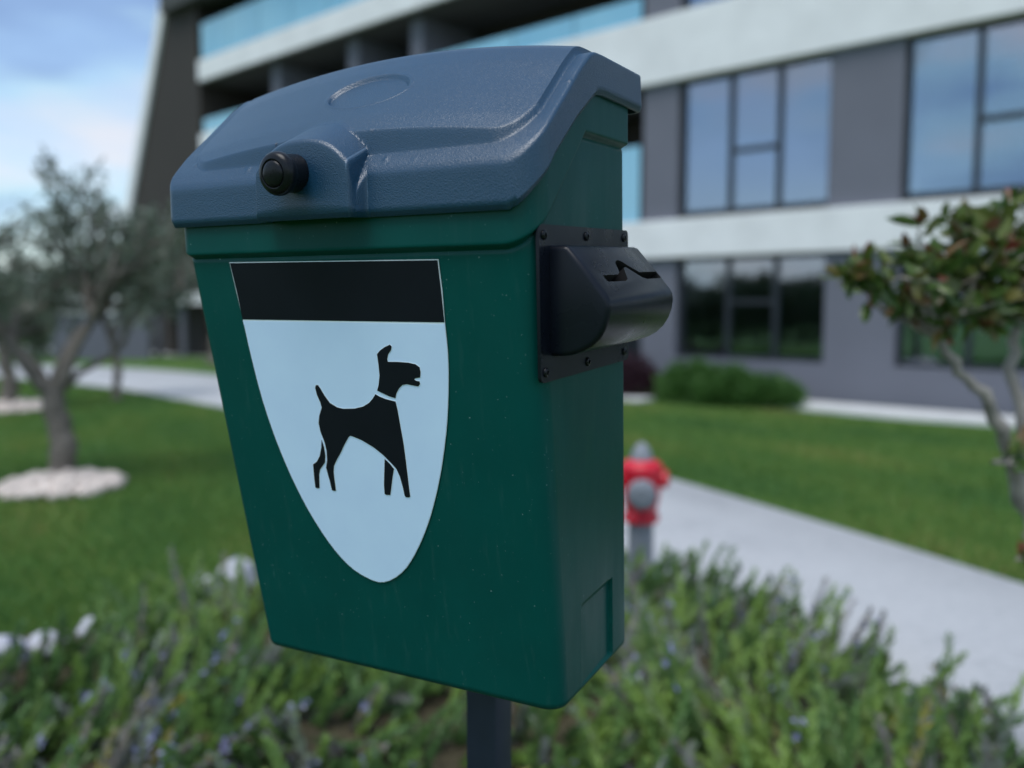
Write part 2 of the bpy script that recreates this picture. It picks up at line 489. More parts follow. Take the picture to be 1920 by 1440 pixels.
# glass railings, panel by panel
def railing(s0, s1, z0, z1, n):
    w = (s1 - s0) / n
    for i in range(n):
        fb('glass_panel', s0 + i * w + 0.012, s0 + (i + 1) * w - 0.012, z0 + 0.004, z1, 0.020, 0.036, M['rail_glass'])
railing(-0.30, 13.60, 2.754, 3.98, 10)
railing(-0.30, 13.60, 5.934, 6.31, 10)
railing(-0.30, 13.60, 7.844, 8.77, 10)
# windows: dark frame, three panes, transom in the middle pane
def window(s0, s1, z0, z1, transom, pane_w, curt):
    fr = 0.055
    n0, n1 = -0.20, -0.10
    cuts = [s0 + fr]
    for a in pane_w: cuts.append(a)
    cuts.append(s1 - fr)
    bm = bmesh.new()
    def add(a, b, c, d):
        y0, y1 = sorted((n0 * YS, n1 * YS))
        m_ = box_mesh('x', a, b, y0, y1, c, d, 0.004, 1); bm.from_mesh(m_); bpy.data.meshes.remove(m_)
    add(s0, s0 + fr, z0, z1); add(s1 - fr, s1, z0, z1)
    add(s0 + fr, s1 - fr, z0, z0 + fr); add(s0 + fr, s1 - fr, z1 - fr, z1)
    for a in pane_w: add(a - 0.035, a + 0.035, z0 + fr, z1 - fr)
    mid = (pane_w[0] + 0.035, pane_w[1] - 0.035)
    add(mid[0], mid[1], transom - 0.035, transom + 0.035)
    me = bpy.data.meshes.new('window'); bm.to_mesh(me); bm.free()
    wo_ = link('window', me, M['frame'], bld)
    e = [s0 + fr, pane_w[0] - 0.035], [pane_w[0] + 0.035, pane_w[1] - 0.035], [pane_w[1] + 0.035, s1 - fr]
    for i, (a, b) in enumerate(e):
        if i == 1:
            fb('pane', a, b, z0 + fr, transom - 0.035, -0.160, -0.148, M['glass'], wo_)
            fb('pane', a, b, transom + 0.035, z1 - fr, -0.160, -0.148, M['glass'], wo_)
        else:
            fb('pane', a, b, z0 + fr, z1 - fr, -0.160, -0.148, M['glass'], wo_)
    for (a, b, mt) in curt:
        n = max(6, int((b - a) / 0.03))
        ss = np.linspace(a, b, n); off = -0.42 - 0.03 * np.sin(ss * 55)
        V = [(x, y * YS, z) for z in (z0 + 0.03, z1 - 0.03) for x, y in zip(ss, off)]
        link('curtain', np_mesh('curtain', V, grid_quads(2, n)), M[mt], wo_, smooth=180)
for (z0, z1, tr_, kind) in ((0.57, 2.148, 1.45, 0), (2.82, 4.898, 3.73, 1), (5.94, 7.298, 6.6, 1)):
    for (s0, s1) in ((-3.42, -0.98), (-6.86, -4.40), (-10.36, -7.9), (-13.8, -11.34)):
        pw = (s0 + 0.80, s0 + 1.58)
        if kind == 0:
            c = [(s1 - 0.72, s1 - 0.14, 'curtain_teal'), (s0 + 0.95, s0 + 1.15, 'curtain_teal')]
        else:
            c = [(s0 + 0.1, s0 + 0.9, 'curtain'), (s1 - 0.95, s1 - 0.1, 'curtain')]
        window(s0, s1, z0, z1, tr_, pw, c)
        if kind == 0:
            fb('wall_panel', s0, s1, 0.10, 0.568, -2.28, 0.0, M['wall'])
        if kind == 1 and z0 < 3:
            fb('sill', s0, s1, 2.752, 2.818, -0.4, -0.02, M['frame'])
# slanted end wall
def slanted(name, s_in, off, n0, n1, mat, extra):
    prof = [(s_in, 0.0), (20.27 + off, 0.0), (15.46 + off, 10.0), (s_in + extra, 10.0)]
    y0, y1 = n0 * YS, n1 * YS
    V = [(a, y0, b) for a, b in prof] + [(a, y1, b) for a, b in prof]
    F = [(0, 1, 2, 3), (7, 6, 5, 4)] + [(i, 4 + i, 4 + (i + 1) % 4, (i + 1) % 4) for i in range(4)]
    me = pd_mesh(name, V, F)
    bm = bmesh.new(); bm.from_mesh(me); bmesh.ops.recalc_face_normals(bm, faces=bm.faces); bm.to_mesh(me); bm.free()
    return link(name, me, mat, bld)
slanted('end_wall', 13.73, -0.36, -9.0, 0.06, M['brown'], 0.0)
prof = [(19.91, 0.0), (20.32, 0.0), (15.51, 10.0), (15.10, 10.0)]
V = [(a, -9.05 * YS, b) for a, b in prof] + [(a, 0.16 * YS, b) for a, b in prof]
me = pd_mesh('end_fin', V, [(0, 1, 2, 3), (7, 6, 5, 4)] + [(i, 4 + i, 4 + (i + 1) % 4, (i + 1) % 4) for i in range(4)])
bm = bmesh.new(); bm.from_mesh(me); bmesh.ops.recalc_face_normals(bm, faces=bm.faces); bm.to_mesh(me); bm.free()
link('end_fin', me, M['band'], bld)
# white pebble strip along the wall
def strip_pts(s0, s1, n0, n1):
    out = []
    for s in np.linspace(s0, s1, 30): q = A0 + DS * s + DN * (n0 + 0.06 * math.sin(s * 2.3)); out.append((q[0], q[1]))
    for s in np.linspace(s1, s0, 30): q = A0 + DS * s + DN * n1; out.append((q[0], q[1]))
    return out
sheet('pebble_strip', strip_pts(-14.8, -2.6, 1.05, 0.2), 0.05, M['kerb'], 0.06)
sheet('pebble_strip', strip_pts(-1.5, 9.0, 1.75, 1.35), 0.05, M['kerb'], 0.06)

# low pale shelter and garden wall far left, behind the trees
sh = empty('garden_shelter', (-9.0, 24.5, 0))
tag(sh, 'low shelter with pale flat roof and dark open front far behind the lawn', 'shelter')
link('roof', box_mesh('roof', -0.75, 1.2, -0.9, 0.9, 1.42, 1.75, 0.01), M['band'], sh)
link('back_wall', box_mesh('back_wall', -0.7, 1.15, 0.5, 0.75, 0, 1.42), M['brown'], sh)
for x in (-0.62, 0.05, 0.98): link('pillar', box_mesh('pillar', x, x + 0.16, -0.75, -0.6, 0, 1.42), M['wall'], sh)
gw = empty('garden_wall', (-10.6, 22.8, 0), 0.12)
tag(gw, 'low grey garden wall with two pale coping courses beyond the far path', 'wall')
link('wall_body', box_mesh('wall_body', -1.2, 1.2, -0.12, 0.12, 0, 1.36), M['wall'], gw)
link('coping', box_mesh('coping', -1.25, 1.25, -0.2, 0.2, 1.50, 1.70, 0.01), M['band'], gw)
link('coping', box_mesh('coping', -1.22, 1.0, -0.17, 0.17, 1.16, 1.32, 0.01), M['band'], gw)
link('wall_cap', box_mesh('wall_cap', -1.1, 1.1, -0.10, 0.10, 1.361, 1.499), M['brown'], gw)

# sticker and slot outlines (width, height) in metres on the bin
BAND = [(0.0542, -0.0052), (0.2775, -0.0075), (0.2785, -0.0318), (0.2789, -0.0571), (0.0603, -0.0567), (0.0578, -0.0314)]
SHIELD = [(0.2791, -0.0582), (0.2793, -0.0641), (0.2795, -0.0726), (0.2795, -0.0815), (0.2791, -0.0899), (0.2785, -0.0987), (0.2775, -0.1081), (0.2763, -0.1183), (0.2748, -0.129), (0.273, -0.1399), (0.2708, -0.1509), (0.2682, -0.1619), (0.2654, -0.1729), (0.2625, -0.1836), (0.2592, -0.1941), (0.2557, -0.2046), (0.2518, -0.2149), (0.2477, -0.2252), (0.2431, -0.2352), (0.2381, -0.2451), (0.2326, -0.2549), (0.2271, -0.2637), (0.2217, -0.2714), (0.2163, -0.2782), (0.2104, -0.284), (0.2037, -0.2893), (0.1965, -0.2936), (0.1895, -0.2964), (0.183, -0.2973), (0.1767, -0.2966), (0.1704, -0.2949), (0.1637, -0.2927), (0.1569, -0.2896), (0.1501, -0.2853), (0.1433, -0.2797), (0.1365, -0.273), (0.1298, -0.2653), (0.123, -0.2562), (0.1162, -0.2462), (0.1099, -0.2359), (0.1043, -0.2256), (0.0991, -0.2151), (0.0942, -0.2043), (0.0897, -0.1933), (0.0855, -0.182), (0.0815, -0.1704), (0.0779, -0.1584), (0.0745, -0.1461), (0.0715, -0.1334), (0.0689, -0.1201), (0.0667, -0.1064), (0.0648, -0.0932), (0.063, -0.0796), (0.0615, -0.0666), (0.0604, -0.0576)]
STICK = [(0.0536, -0.0045), (0.2781, -0.0069), (0.2793, -0.0318), (0.2791, -0.0582), (0.2793, -0.0641), (0.2795, -0.0726), (0.2795, -0.0815), (0.2791, -0.0899), (0.2785, -0.0987), (0.2775, -0.1081), (0.2763, -0.1183), (0.2748, -0.129), (0.273, -0.1399), (0.2708, -0.1509), (0.2682, -0.1619), (0.2654, -0.1729), (0.2625, -0.1836), (0.2592, -0.1941), (0.2557, -0.2046), (0.2518, -0.2149), (0.2477, -0.2252), (0.2431, -0.2352), (0.2381, -0.2451), (0.2326, -0.2549), (0.2271, -0.2637), (0.2217, -0.2714), (0.2163, -0.2782), (0.2104, -0.284), (0.2037, -0.2893), (0.1965, -0.2936), (0.1895, -0.2964), (0.183, -0.2973), (0.1767, -0.2966), (0.1704, -0.2949), (0.1637, -0.2927), (0.1569, -0.2896), (0.1501, -0.2853), (0.1433, -0.2797), (0.1365, -0.273), (0.1298, -0.2653), (0.123, -0.2562), (0.1162, -0.2462), (0.1099, -0.2359), (0.1043, -0.2256), (0.0991, -0.2151), (0.0942, -0.2043), (0.0897, -0.1933), (0.0855, -0.182), (0.0815, -0.1704), (0.0779, -0.1584), (0.0745, -0.1461), (0.0715, -0.1334), (0.0689, -0.1201), (0.0667, -0.1064), (0.0648, -0.0932), (0.063, -0.0796), (0.0615, -0.0666), (0.0604, -0.0576), (0.0571, -0.0314)]
DOG_HEAD = [(0.2051, -0.1165), (0.2072, -0.1117), (0.2093, -0.1033), (0.2094, -0.0941), (0.209, -0.0849), (0.2123, -0.0817), (0.2176, -0.0786), (0.2233, -0.0764), (0.2249, -0.0779), (0.224, -0.0809), (0.2205, -0.0846), (0.2191, -0.0887), (0.2194, -0.0911), (0.2294, -0.0909), (0.2402, -0.0912), (0.2472, -0.0923), (0.251, -0.0947), (0.2516, -0.0987), (0.2507, -0.1032), (0.2458, -0.1041), (0.2445, -0.1052), (0.2462, -0.1063), (0.2497, -0.1068), (0.25, -0.1088), (0.248, -0.111), (0.2439, -0.1106), (0.2368, -0.1096), (0.2319, -0.1106), (0.2279, -0.1139), (0.2249, -0.1181), (0.2234, -0.1224), (0.2172, -0.1211), (0.2113, -0.119)]
DOG_BODY = [(0.2028, -0.1199), (0.2071, -0.1219), (0.2131, -0.1237), (0.2232, -0.1254), (0.2244, -0.1326), (0.2257, -0.1472), (0.2271, -0.1618), (0.2277, -0.1777), (0.228, -0.1905), (0.2283, -0.2045), (0.2286, -0.2094), (0.2275, -0.2107), (0.2238, -0.2109), (0.2227, -0.2094), (0.2217, -0.2019), (0.2197, -0.1924), (0.2168, -0.1856), (0.2111, -0.1802), (0.2043, -0.1743), (0.1949, -0.1681), (0.1827, -0.1625), (0.1739, -0.1599), (0.1701, -0.1593), (0.1683, -0.1607), (0.1622, -0.1685), (0.1578, -0.1754), (0.1521, -0.1826), (0.1477, -0.1892), (0.1465, -0.1949), (0.1463, -0.2017), (0.1465, -0.2074), (0.1465, -0.2128), (0.1446, -0.2135), (0.1419, -0.2129), (0.1407, -0.2045), (0.1382, -0.1917), (0.1405, -0.1842), (0.1412, -0.1751), (0.14, -0.1674), (0.1367, -0.1576), (0.1358, -0.1499), (0.1375, -0.1432), (0.1415, -0.1353), (0.1408, -0.1309), (0.1378, -0.1235), (0.1368, -0.117), (0.1381, -0.1148), (0.1405, -0.1147), (0.1427, -0.1178), (0.1465, -0.1241), (0.1516, -0.1304), (0.1591, -0.134), (0.1656, -0.135), (0.1788, -0.134), (0.1882, -0.1316), (0.195, -0.128), (0.1993, -0.1241)]
DOG_HIND = [(0.1369, -0.1652), (0.1387, -0.172), (0.1391, -0.1798), (0.1378, -0.1867), (0.1345, -0.1903), (0.1309, -0.1941), (0.1291, -0.1988), (0.1275, -0.2121), (0.1255, -0.213), (0.1225, -0.2123), (0.1226, -0.2029), (0.1232, -0.19), (0.1281, -0.1869), (0.1325, -0.1809), (0.1353, -0.1734)]
DOG_FORE = [(0.2054, -0.1775), (0.2098, -0.1812), (0.2142, -0.1859), (0.2117, -0.1942), (0.2085, -0.2066), (0.2074, -0.2105), (0.2029, -0.211), (0.2013, -0.2101), (0.2016, -0.2018), (0.2033, -0.1907)]
SLOT = [(0.05, 0.0296), (0.0836, 0.0295), (0.0899, 0.0274), (0.0976, 0.0173), (0.1027, 0.015), (0.1089, 0.014), (0.115, 0.016), (0.1252, 0.0224), (0.1373, 0.028), (0.184, 0.0283), (0.1831, 0.0349), (0.1768, 0.0358), (0.1427, 0.0358), (0.1335, 0.0337), (0.1137, 0.022), (0.1074, 0.0229), (0.097, 0.0347), (0.0903, 0.0365), (0.0542, 0.0365), (0.0502, 0.0357)]

# ================================================================== the dog waste bin
# bin frame: u to the right along the front, v to the back, w up; origin at the front left of the moulded seam
YAW, PIT, ROL = -0.487164, 0.04654, 0.001234
T0 = np.array([-0.304153, 0.833782, 1.443432])
def rotm(a, b, c):
    Rz = np.array([[math.cos(a), -math.sin(a), 0], [math.sin(a), math.cos(a), 0], [0, 0, 1]])
    Rx = np.array([[1, 0, 0], [0, math.cos(b), -math.sin(b)], [0, math.sin(b), math.cos(b)]])
    Ry = np.array([[math.cos(c), 0, math.sin(c)], [0, 1, 0], [-math.sin(c), 0, math.cos(c)]])
    return Rz @ Rx @ Ry
RB = rotm(YAW, PIT, ROL)
POST = np.array([-0.018, 0.950]) + 0.02 * np.array([-math.cos(YAW), -math.sin(YAW)]) + 0.02 * np.array([-math.sin(YAW), math.cos(YAW)])
bin_root = empty('dog_waste_bin', (POST[0], POST[1], 0.0), YAW)
tag(bin_root, 'green plastic dog waste bin with slate blue lid on a dark square post', 'waste bin')
RZI = rotm(YAW, 0, 0).T
def B(V):
    """bin frame -> coordinates of the bin's empty"""
    Wd = np.asarray(V, float) @ RB.T + T0
    return (Wd - np.array([POST[0], POST[1], 0.0])) @ RZI.T
W_, D_, H_ = 0.36, 0.197, 0.393

def smooth_table(kx, ky, sig):
    x = np.linspace(kx[0] - 0.02, kx[-1] + 0.02, 900)
    sl0 = (ky[1] - ky[0]) / (kx[1] - kx[0]); sl1 = (ky[-1] - ky[-2]) / (kx[-1] - kx[-2])
    y = np.interp(x, kx, ky)
    y = np.where(x < kx[0], ky[0] + sl0 * (x - kx[0]), y)
    y = np.where(x > kx[-1], ky[-1] + sl1 * (x - kx[-1]), y)
    dx = x[1] - x[0]; k = np.arange(-int(3 * sig / dx), int(3 * sig / dx) + 1) * dx
    g = np.exp(-k ** 2 / (2 * sig ** 2)); g /= g.sum()
    yp = np.pad(y, len(k) // 2, mode='reflect', reflect_type='odd')
    return x, np.convolve(yp, g, 'valid')
GX, GY = smooth_table([-0.030, -0.010, 0.0, 0.016, 0.034, 0.0513, 0.0757, 0.0955, 0.107, 0.125, 0.2245],
                      [0.0340, 0.0640, 0.0775, 0.0935, 0.1085, 0.1225, 0.1430, 0.1570, 0.1608, 0.1615, 0.1615], 0.003)
BX, BY = smooth_table([-0.030, -0.0098, -0.005, 0.0, 0.0232, 0.0639, 0.097, 0.108, 0.12, 0.2245],
                      [0.0278, 0.0280, 0.0355, 0.0430, 0.0680, 0.0995, 0.1205, 0.1262, 0.1278, 0.1275], 0.0016)
gtop = lambda v: np.interp(v, GX, GY)
gbot = lambda v: np.interp(v, BX, BY)

def build_lid():
    uL, uR, Rb = -0.0125, 0.370, 0.012
    RcL, RcR = 0.011, 0.028
    th = np.linspace(0, math.pi / 2, 26)
    endL, endR = RcL * (1 - np.cos(th)), RcR * (1 - np.cos(th))
    mid = np.unique(np.concatenate([np.linspace(uL + RcL, uR - RcR, 320)[1:-1], np.linspace(0.1105, 0.1175, 22), np.linspace(0.2090, 0.2225, 34)]))
    u = np.concatenate([uL + endL, mid, (uR - endR)[::-1]])
    def corner(u, RL, RR):
        dl = np.clip(u - uL, 0, RL); dr = np.clip(uR - u, 0, RR)
        return RL - np.sqrt(np.maximum(RL * RL - (RL - dl) ** 2, 0)) + RR - np.sqrt(np.maximum(RR * RR - (RR - dr) ** 2, 0))
    bossm = sstep(0.1115, 0.1150, u) * (1 - sstep(0.2112, 0.2195, u))
    vf = -0.010 + corner(u, RcL, RcR) - 0.016 * bossm
    vb = 0.2245 - corner(u, Rb, Rb)
    n1, n2 = 215, 90
    t1 = np.linspace(0, 1, n1) ** 1.15
    t2 = 1 - (1 - np.linspace(0, 1, n2)[1:]) ** 1.6
    vm = 0.078
    V1 = vf[None, :] + t1[:, None] * (vm - vf[None, :])
    V2 = vm + t2[:, None] * (vb[None, :] - vm)
    V = np.concatenate([V1, V2], 0)
    U = np.broadcast_to(u[None, :], V.shape)
    g = gtop(V)
    # crowned centre panel, its edge a riser at the front that fades to the sides
    cx, cy, hx, hy, rr = 0.1785, 0.130, 0.1775, 0.1285, 0.030
    qx = np.abs(U - cx) - hx + rr; qy = np.abs(V - cy) - hy + rr
    sd = -(np.hypot(np.maximum(qx, 0), np.maximum(qy, 0)) + np.minimum(np.maximum(qx, qy), 0) - rr)
    mask = sstep(-0.0006, 0.0022, sd)
    crown = 0.0182 * np.maximum(0, 1 - ((U - 0.19) / 0.19) ** 2)
    crown = crown * (0.88 + 0.12 * sstep(0.0, 0.05, V)) * (1 - 0.75 * sstep(0.13, 0.22, V))
    h = g + mask * (crown + 0.0017)
    # boss around the turn knob
    s = (U - 0.164) / 0.049
    topc = 0.0915 + 0.45 * (V + 0.026)
    Bs = topc - 0.022 * np.abs(s) ** 2.6 - np.maximum(np.abs(s) - 0.985, 0) * 0.049 * 9.0
    k = 0.0022
    q = np.clip(0.5 + 0.5 * (Bs - h) / k, 0, 1)
    h = h * (1 - q) + Bs * q + k * q * (1 - q)
    # oval recess
    ee = np.sqrt(((U - 0.180) / 0.042) ** 2 + ((V - 0.049) / 0.019) ** 2)
    h = h - 0.0034 * (1 - sstep(0.94, 1.0, ee)) + 0.0005 * np.exp(-((ee - 1.05) / 0.03) ** 2)
    # moulding nubs and droplets
    for (a, b, r_, am) in [(0.233, -0.0035, 0.0022, .0009), (0.366, 0.060, 0.0020, .0008), (0.083, -0.001, 0.0022, .0008),
                           (0.010, 0.008, 0.0022, .0009), (0.262, -0.005, 0.0012, .0005), (0.16, 0.012, 0.0012, .0005), (0.30, 0.02, .0011, .0005)]:
        h = h + am * np.exp(-((U - a) ** 2 + (V - b) ** 2) / r_ ** 2)
    # rounded rim
    dvf = np.gradient(vf, u); dvb = np.gradient(vb, u)
    d = np.minimum((V - vf[None, :]) / np.sqrt(1 + dvf ** 2)[None, :], (vb[None, :] - V) / np.sqrt(1 + dvb ** 2)[None, :])
    d = np.minimum(d, np.minimum(U - uL, uR - U))
    r_ = 0.0036
    dd = np.clip(d, 0, r_)
    h = h - (r_ - np.sqrt(np.maximum(r_ * r_ - (r_ - dd) ** 2, 0)))
    nr, nc = V.shape
    P = np.stack([U, V, h], -1).reshape(-1, 3)
    Q = [grid_quads(nr, nc)]
    idx = np.arange(nr * nc).reshape(nr, nc)
    loop = np.concatenate([idx[0, :], idx[1:, -1], idx[-1, ::-1][1:], idx[::-1, 0][1:-1]])
    Lp = P[loop]
    nx = np.roll(Lp, -1, 0)[:, :2] - np.roll(Lp, 1, 0)[:, :2]
    nrm = np.stack([nx[:, 1], -nx[:, 0]], -1)
    nrm /= np.maximum(np.linalg.norm(nrm, axis=1, keepdims=True), 1e-9)
    for _ in range(3):
        nrm = (np.roll(nrm, 1, 0) + nrm * 2 + np.roll(nrm, -1, 0))
        nrm /= np.linalg.norm(nrm, axis=1, keepdims=True)
    bot = gbot(Lp[:, 1])
    bot = np.where(Lp[:, 1] < -0.0095, 0.0279, bot)
    rows = []
    for f in (0.12, 0.3, 0.5, 0.7, 0.85, 1.0):
        z = Lp[:, 2] + f * (bot + 0.0040 - Lp[:, 2])
        rows.append(np.column_stack([Lp[:, :2] + nrm * 0.0008 * f, z]))
    rows.append(np.column_stack([Lp[:, :2] + nrm * 0.0004, bot + 0.0036]))
    rows.append(np.column_stack([Lp[:, :2] - nrm * 0.0006, bot + 0.0004]))
    rows.append(np.column_stack([Lp[:, :2] - nrm * 0.0014, bot]))
    rows.append(np.column_stack([Lp[:, :2] - nrm * 0.0040, bot]))
    rows.append(np.column_stack([Lp[:, :2] - nrm * 0.0044, bot + 0.020]))
    base = len(P)
    nl = len(loop)
    allv = [P] + rows
    prev = loop
    for i, rw in enumerate(rows):
        cur = base + i * nl + np.arange(nl)
        Q.append(np.stack([prev, cur, np.roll(cur, -1), np.roll(prev, -1)], -1))
        prev = cur
    me = np_mesh('lid', B(np.concatenate(allv)), np.concatenate(Q))
    return link('lid', me, M['lid'], bin_root, smooth=50)
lid = build_lid()

def build_body():
    rf, rl, rb = 0.022, 0.010, 0.006
    nF, nC, nR, nB, nL = 60, 16, 220, 24, 70
    w_seam = lambda v: np.interp(v, [-0.002, 0.004, 0.020, 0.045, 0.088, 0.0945, 0.25], [0.0, 0.0065, 0.0225, 0.0465, 0.0885, 0.0950, 0.0955])
    def loop(u0, u1, v0, v1):
        pts, nm = [], []
        def seg(a, b, n, nn):
            tt = np.linspace(0, 1, n, endpoint=False)
            for q in tt:
                pts.append((a[0] + (b[0] - a[0]) * q, a[1] + (b[1] - a[1]) * q)); nm.append(nn)
        def arc(cx, cy, r, a0, a1, n):
            for q in np.linspace(a0, a1, n, endpoint=False):
                pts.append((cx + r * math.cos(q), cy + r * math.sin(q))); nm.append((math.cos(q), math.sin(q)))
        h = math.pi / 2
        seg((u0 + rl, v0), (u1 - rf, v0), nF, (0, -1))
        arc(u1 - rf, v0 + rf, rf, -h, 0, nC)
        seg((u1, v0 + rf), (u1, v1 - rb), nR, (1, 0))
        arc(u1 - rb, v1 - rb, rb, 0, h, 6)
        seg((u1 - rb, v1), (u0 + rb, v1), nB, (0, 1))
        arc(u0 + rb, v1 - rb, rb, h, 2 * h, 6)
        seg((u0, v1 - rb), (u0, v0 + rl), nL, (-1, 0))
        arc(u0 + rl, v0 + rl, rl, 2 * h, 3 * h, nC)
        return np.array(pts), np.array(nm, float)
    base0, nm0 = loop(0, W_, 0, D_)
    ws = w_seam(base0[:, 1])
    wt = gbot(base0[:, 1]) + 0.010
    wt = np.maximum(wt, ws + 0.012)
    n_low, n_seam, n_up = 210, 9, 26
    f_low = np.concatenate([np.linspace(0, 0.03, 14)[:-1], np.linspace(0.03, 1, n_low)])
    rows_w = [-H_ + f * (ws - 0.005 + H_) for f in f_low]
    rows_w += [ws - 0.005 + f * 0.0065 for f in np.linspace(0, 1, n_seam)[1:]]
    rows_w += [ws + 0.0015 + f * (wt - ws - 0.0015) for f in np.linspace(0, 1, n_up)[1:]]
    Vall = []
    nc = len(base0)
    for w in rows_w:
        tt = np.clip(-w / H_, -0.3, 1)
        tt = np.where(tt < 0, 0, tt)
        u0 = 0.0323 * tt; v0 = 0.0412 * tt
        # rescale the base loop to the tapered outline at this height
        u = W_ - (W_ - base0[:, 0]) * (W_ - u0) / W_
        v = D_ - (D_ - base0[:, 1]) * (D_ - v0) / D_
        off = 0.0052 * sstep(-0.0032, 0.0014, w - ws) - 0.0009 * np.exp(-((w - ws + 0.0036) / 0.0011) ** 2)
        # shallow recessed foot panel on the right side
        m_ = (np.abs(nm0[:, 0] - 1) < 1e-6)
        rec = sstep(0.0865, 0.0880, v) * (1 - sstep(0.1600, 0.1612, v)) * (1 - sstep(-0.3125, -0.3095, w)) * sstep(-0.3870, -0.3835, w) * m_
        off = off - rec * (0.0010 + 0.0030 * np.clip((v - 0.087) / 0.074, 0, 1))
        # rounded foot
        d = np.clip(w + H_, 0, 0.009)
        off = off - (0.009 - np.sqrt(np.maximum(0.009 ** 2 - (0.009 - d) ** 2, 0)))
        Vall.append(np.column_stack([u + nm0[:, 0] * off, v + nm0[:, 1] * off, w]))
    nr = len(Vall)
    Vv = np.concatenate(Vall)
    Q = grid_quads(nr, nc, True)
    cbot = len(Vv)
    lowest = Vall[0]
    inner = lowest.copy(); c0 = lowest.mean(0)
    inner[:, :2] = c0[:2] + (lowest[:, :2] - c0[:2]) * 0.02
    Vv = np.concatenate([Vv, inner])
    a = np.arange(nc); 
    Qb = np.stack([a, cbot + a, cbot + np.roll(a, -1), np.roll(a, -1)], -1)
    me = np_mesh('body', B(Vv), np.concatenate([Q, Qb]))
    return link('body', me, M['body'], bin_root, smooth=45)
body = build_body()

# square post, a bracket behind the bin and a foot plate on the ground
post = link('post', box_mesh('post', -0.02, 0.02, -0.02, 0.02, 0.0, 1.52, 0.004), M['navy_metal'], bin_root, smooth=40)
br = link('bracket', box_mesh('bracket', -0.05, 0.05, -0.046, -0.021, 1.30, 1.34, 0.002), M['navy_metal'], post, smooth=40)
br2 = link('bracket', br.data.copy(), None, post); br2.location.z = -0.19

def turned(name, prof, mat, parent, origin, axis, seg=48, smooth=35):
    """surface of revolution; prof = [(radius, along)], origin/axis in the bin frame"""
    ax = np.array(axis, float); ax /= np.linalg.norm(ax)
    a = np.cross(ax, [0.13, 0.2, 1.0]); a /= np.linalg.norm(a); b = np.cross(ax, a)
    V = []
    for r_, z in prof:
        for i in range(seg):
            q = 2 * math.pi * i / seg
            V.append(np.array(origin) + ax * z + (a * math.cos(q) + b * math.sin(q)) * r_)
    Q = grid_quads(len(prof), seg, True)[:, ::-1]
    return link(name, np_mesh(name, B(V), Q), mat, parent, smooth=smooth)
kax = (0, -1, -0.09)
ko = (0.158, -0.0245, 0.0655)
turned('knob', [(0.0005, -0.004), (0.0152, -0.004), (0.0155, 0.0), (0.0155, 0.0145), (0.0163, 0.0165), (0.0172, 0.0185), (0.0176, 0.021), (0.0172, 0.0235), (0.0160, 0.0255),
                (0.0142, 0.0268), (0.0118, 0.0275), (0.0112, 0.0272), (0.0110, 0.0262), (0.0106, 0.0262)], M['black'], lid, ko, kax)
turned('knob_button', [(0.0106, 0.0258), (0.0105, 0.0270), (0.0098, 0.0279), (0.0080, 0.0287), (0.0055, 0.0293), (0.0028, 0.0296), (0.0003, 0.0297)], M['black'], lid, ko, kax)
turned('knob_collar', [(0.0155, -0.003), (0.0182, -0.003), (0.0184, -0.0012), (0.0178, -0.0003), (0.0160, -0.0002), (0.0155, -0.001)], M['lid'], lid, (0.158, -0.0258, 0.0655), (0, -1, 0))

# ---- sticker on the front
KF = 0.0412 / H_
def decal(name, outline, lift, mat, parent, thick=0.00018):
    bm = bmesh.new()
    top, bt = [], []
    nrm = np.array([0, -1, -KF]); nrm /= np.linalg.norm(nrm)
    P0 = np.array([(a, -KF * b, b) for a, b in outline])
    Vt = B(P0 + nrm * lift); Vb = B(P0 + nrm * (lift - thick))
    top = [bm.verts.new(v) for v in Vt]; bt = [bm.verts.new(v) for v in Vb]
    bm.faces.new(top)
    n = len(top)
    for i in range(n):
        j = (i + 1) % n
        bm.faces.new((top[i], bt[i], bt[j], top[j]))
    bmesh.ops.recalc_face_normals(bm, faces=bm.faces)
    bmesh.ops.triangulate(bm, faces=[f for f in bm.faces if len(f.verts) > 4])
    me = bpy.data.meshes.new(name); bm.to_mesh(me); bm.free()
    return link(name, me, mat, parent)
def grow(pts, d):
    P0 = np.array(pts); nx = np.roll(P0, -1, 0) - np.roll(P0, 1, 0)
    area = np.sum(P0[:, 0] * np.roll(P0[:, 1], -1) - np.roll(P0[:, 0], -1) * P0[:, 1])
    n = np.stack([nx[:, 1], -nx[:, 0]], -1) * (1 if area > 0 else -1)
    n /= np.maximum(np.linalg.norm(n, axis=1, keepdims=True), 1e-9)
    return [tuple(q) for q in P0 + n * d]
LIFT0 = 0.0012
sticker = decal('sticker', STICK, LIFT0, M['sticker_edge'], bin_root, 0.0006)
sticker['label'] = 'pale blue shield-shaped sticker with a black dog pictogram'
decal('sticker_band', BAND, LIFT0 + 0.0002, M['sticker_black'], sticker)
decal('sticker_shield', grow(SHIELD, -0.0004), LIFT0 + 0.0002, M['sticker'], sticker)
for nm_, pl in (('dog_head', DOG_HEAD), ('dog_body', DOG_BODY), ('dog_hind_leg', DOG_HIND), ('dog_fore_leg', DOG_FORE)):
    decal(nm_, grow(pl, 0.0005), LIFT0 + 0.0004, M['sticker_edge'], sticker)
    o = decal(nm_, pl, LIFT0 + 0.0006, M['sticker_black'], sticker)

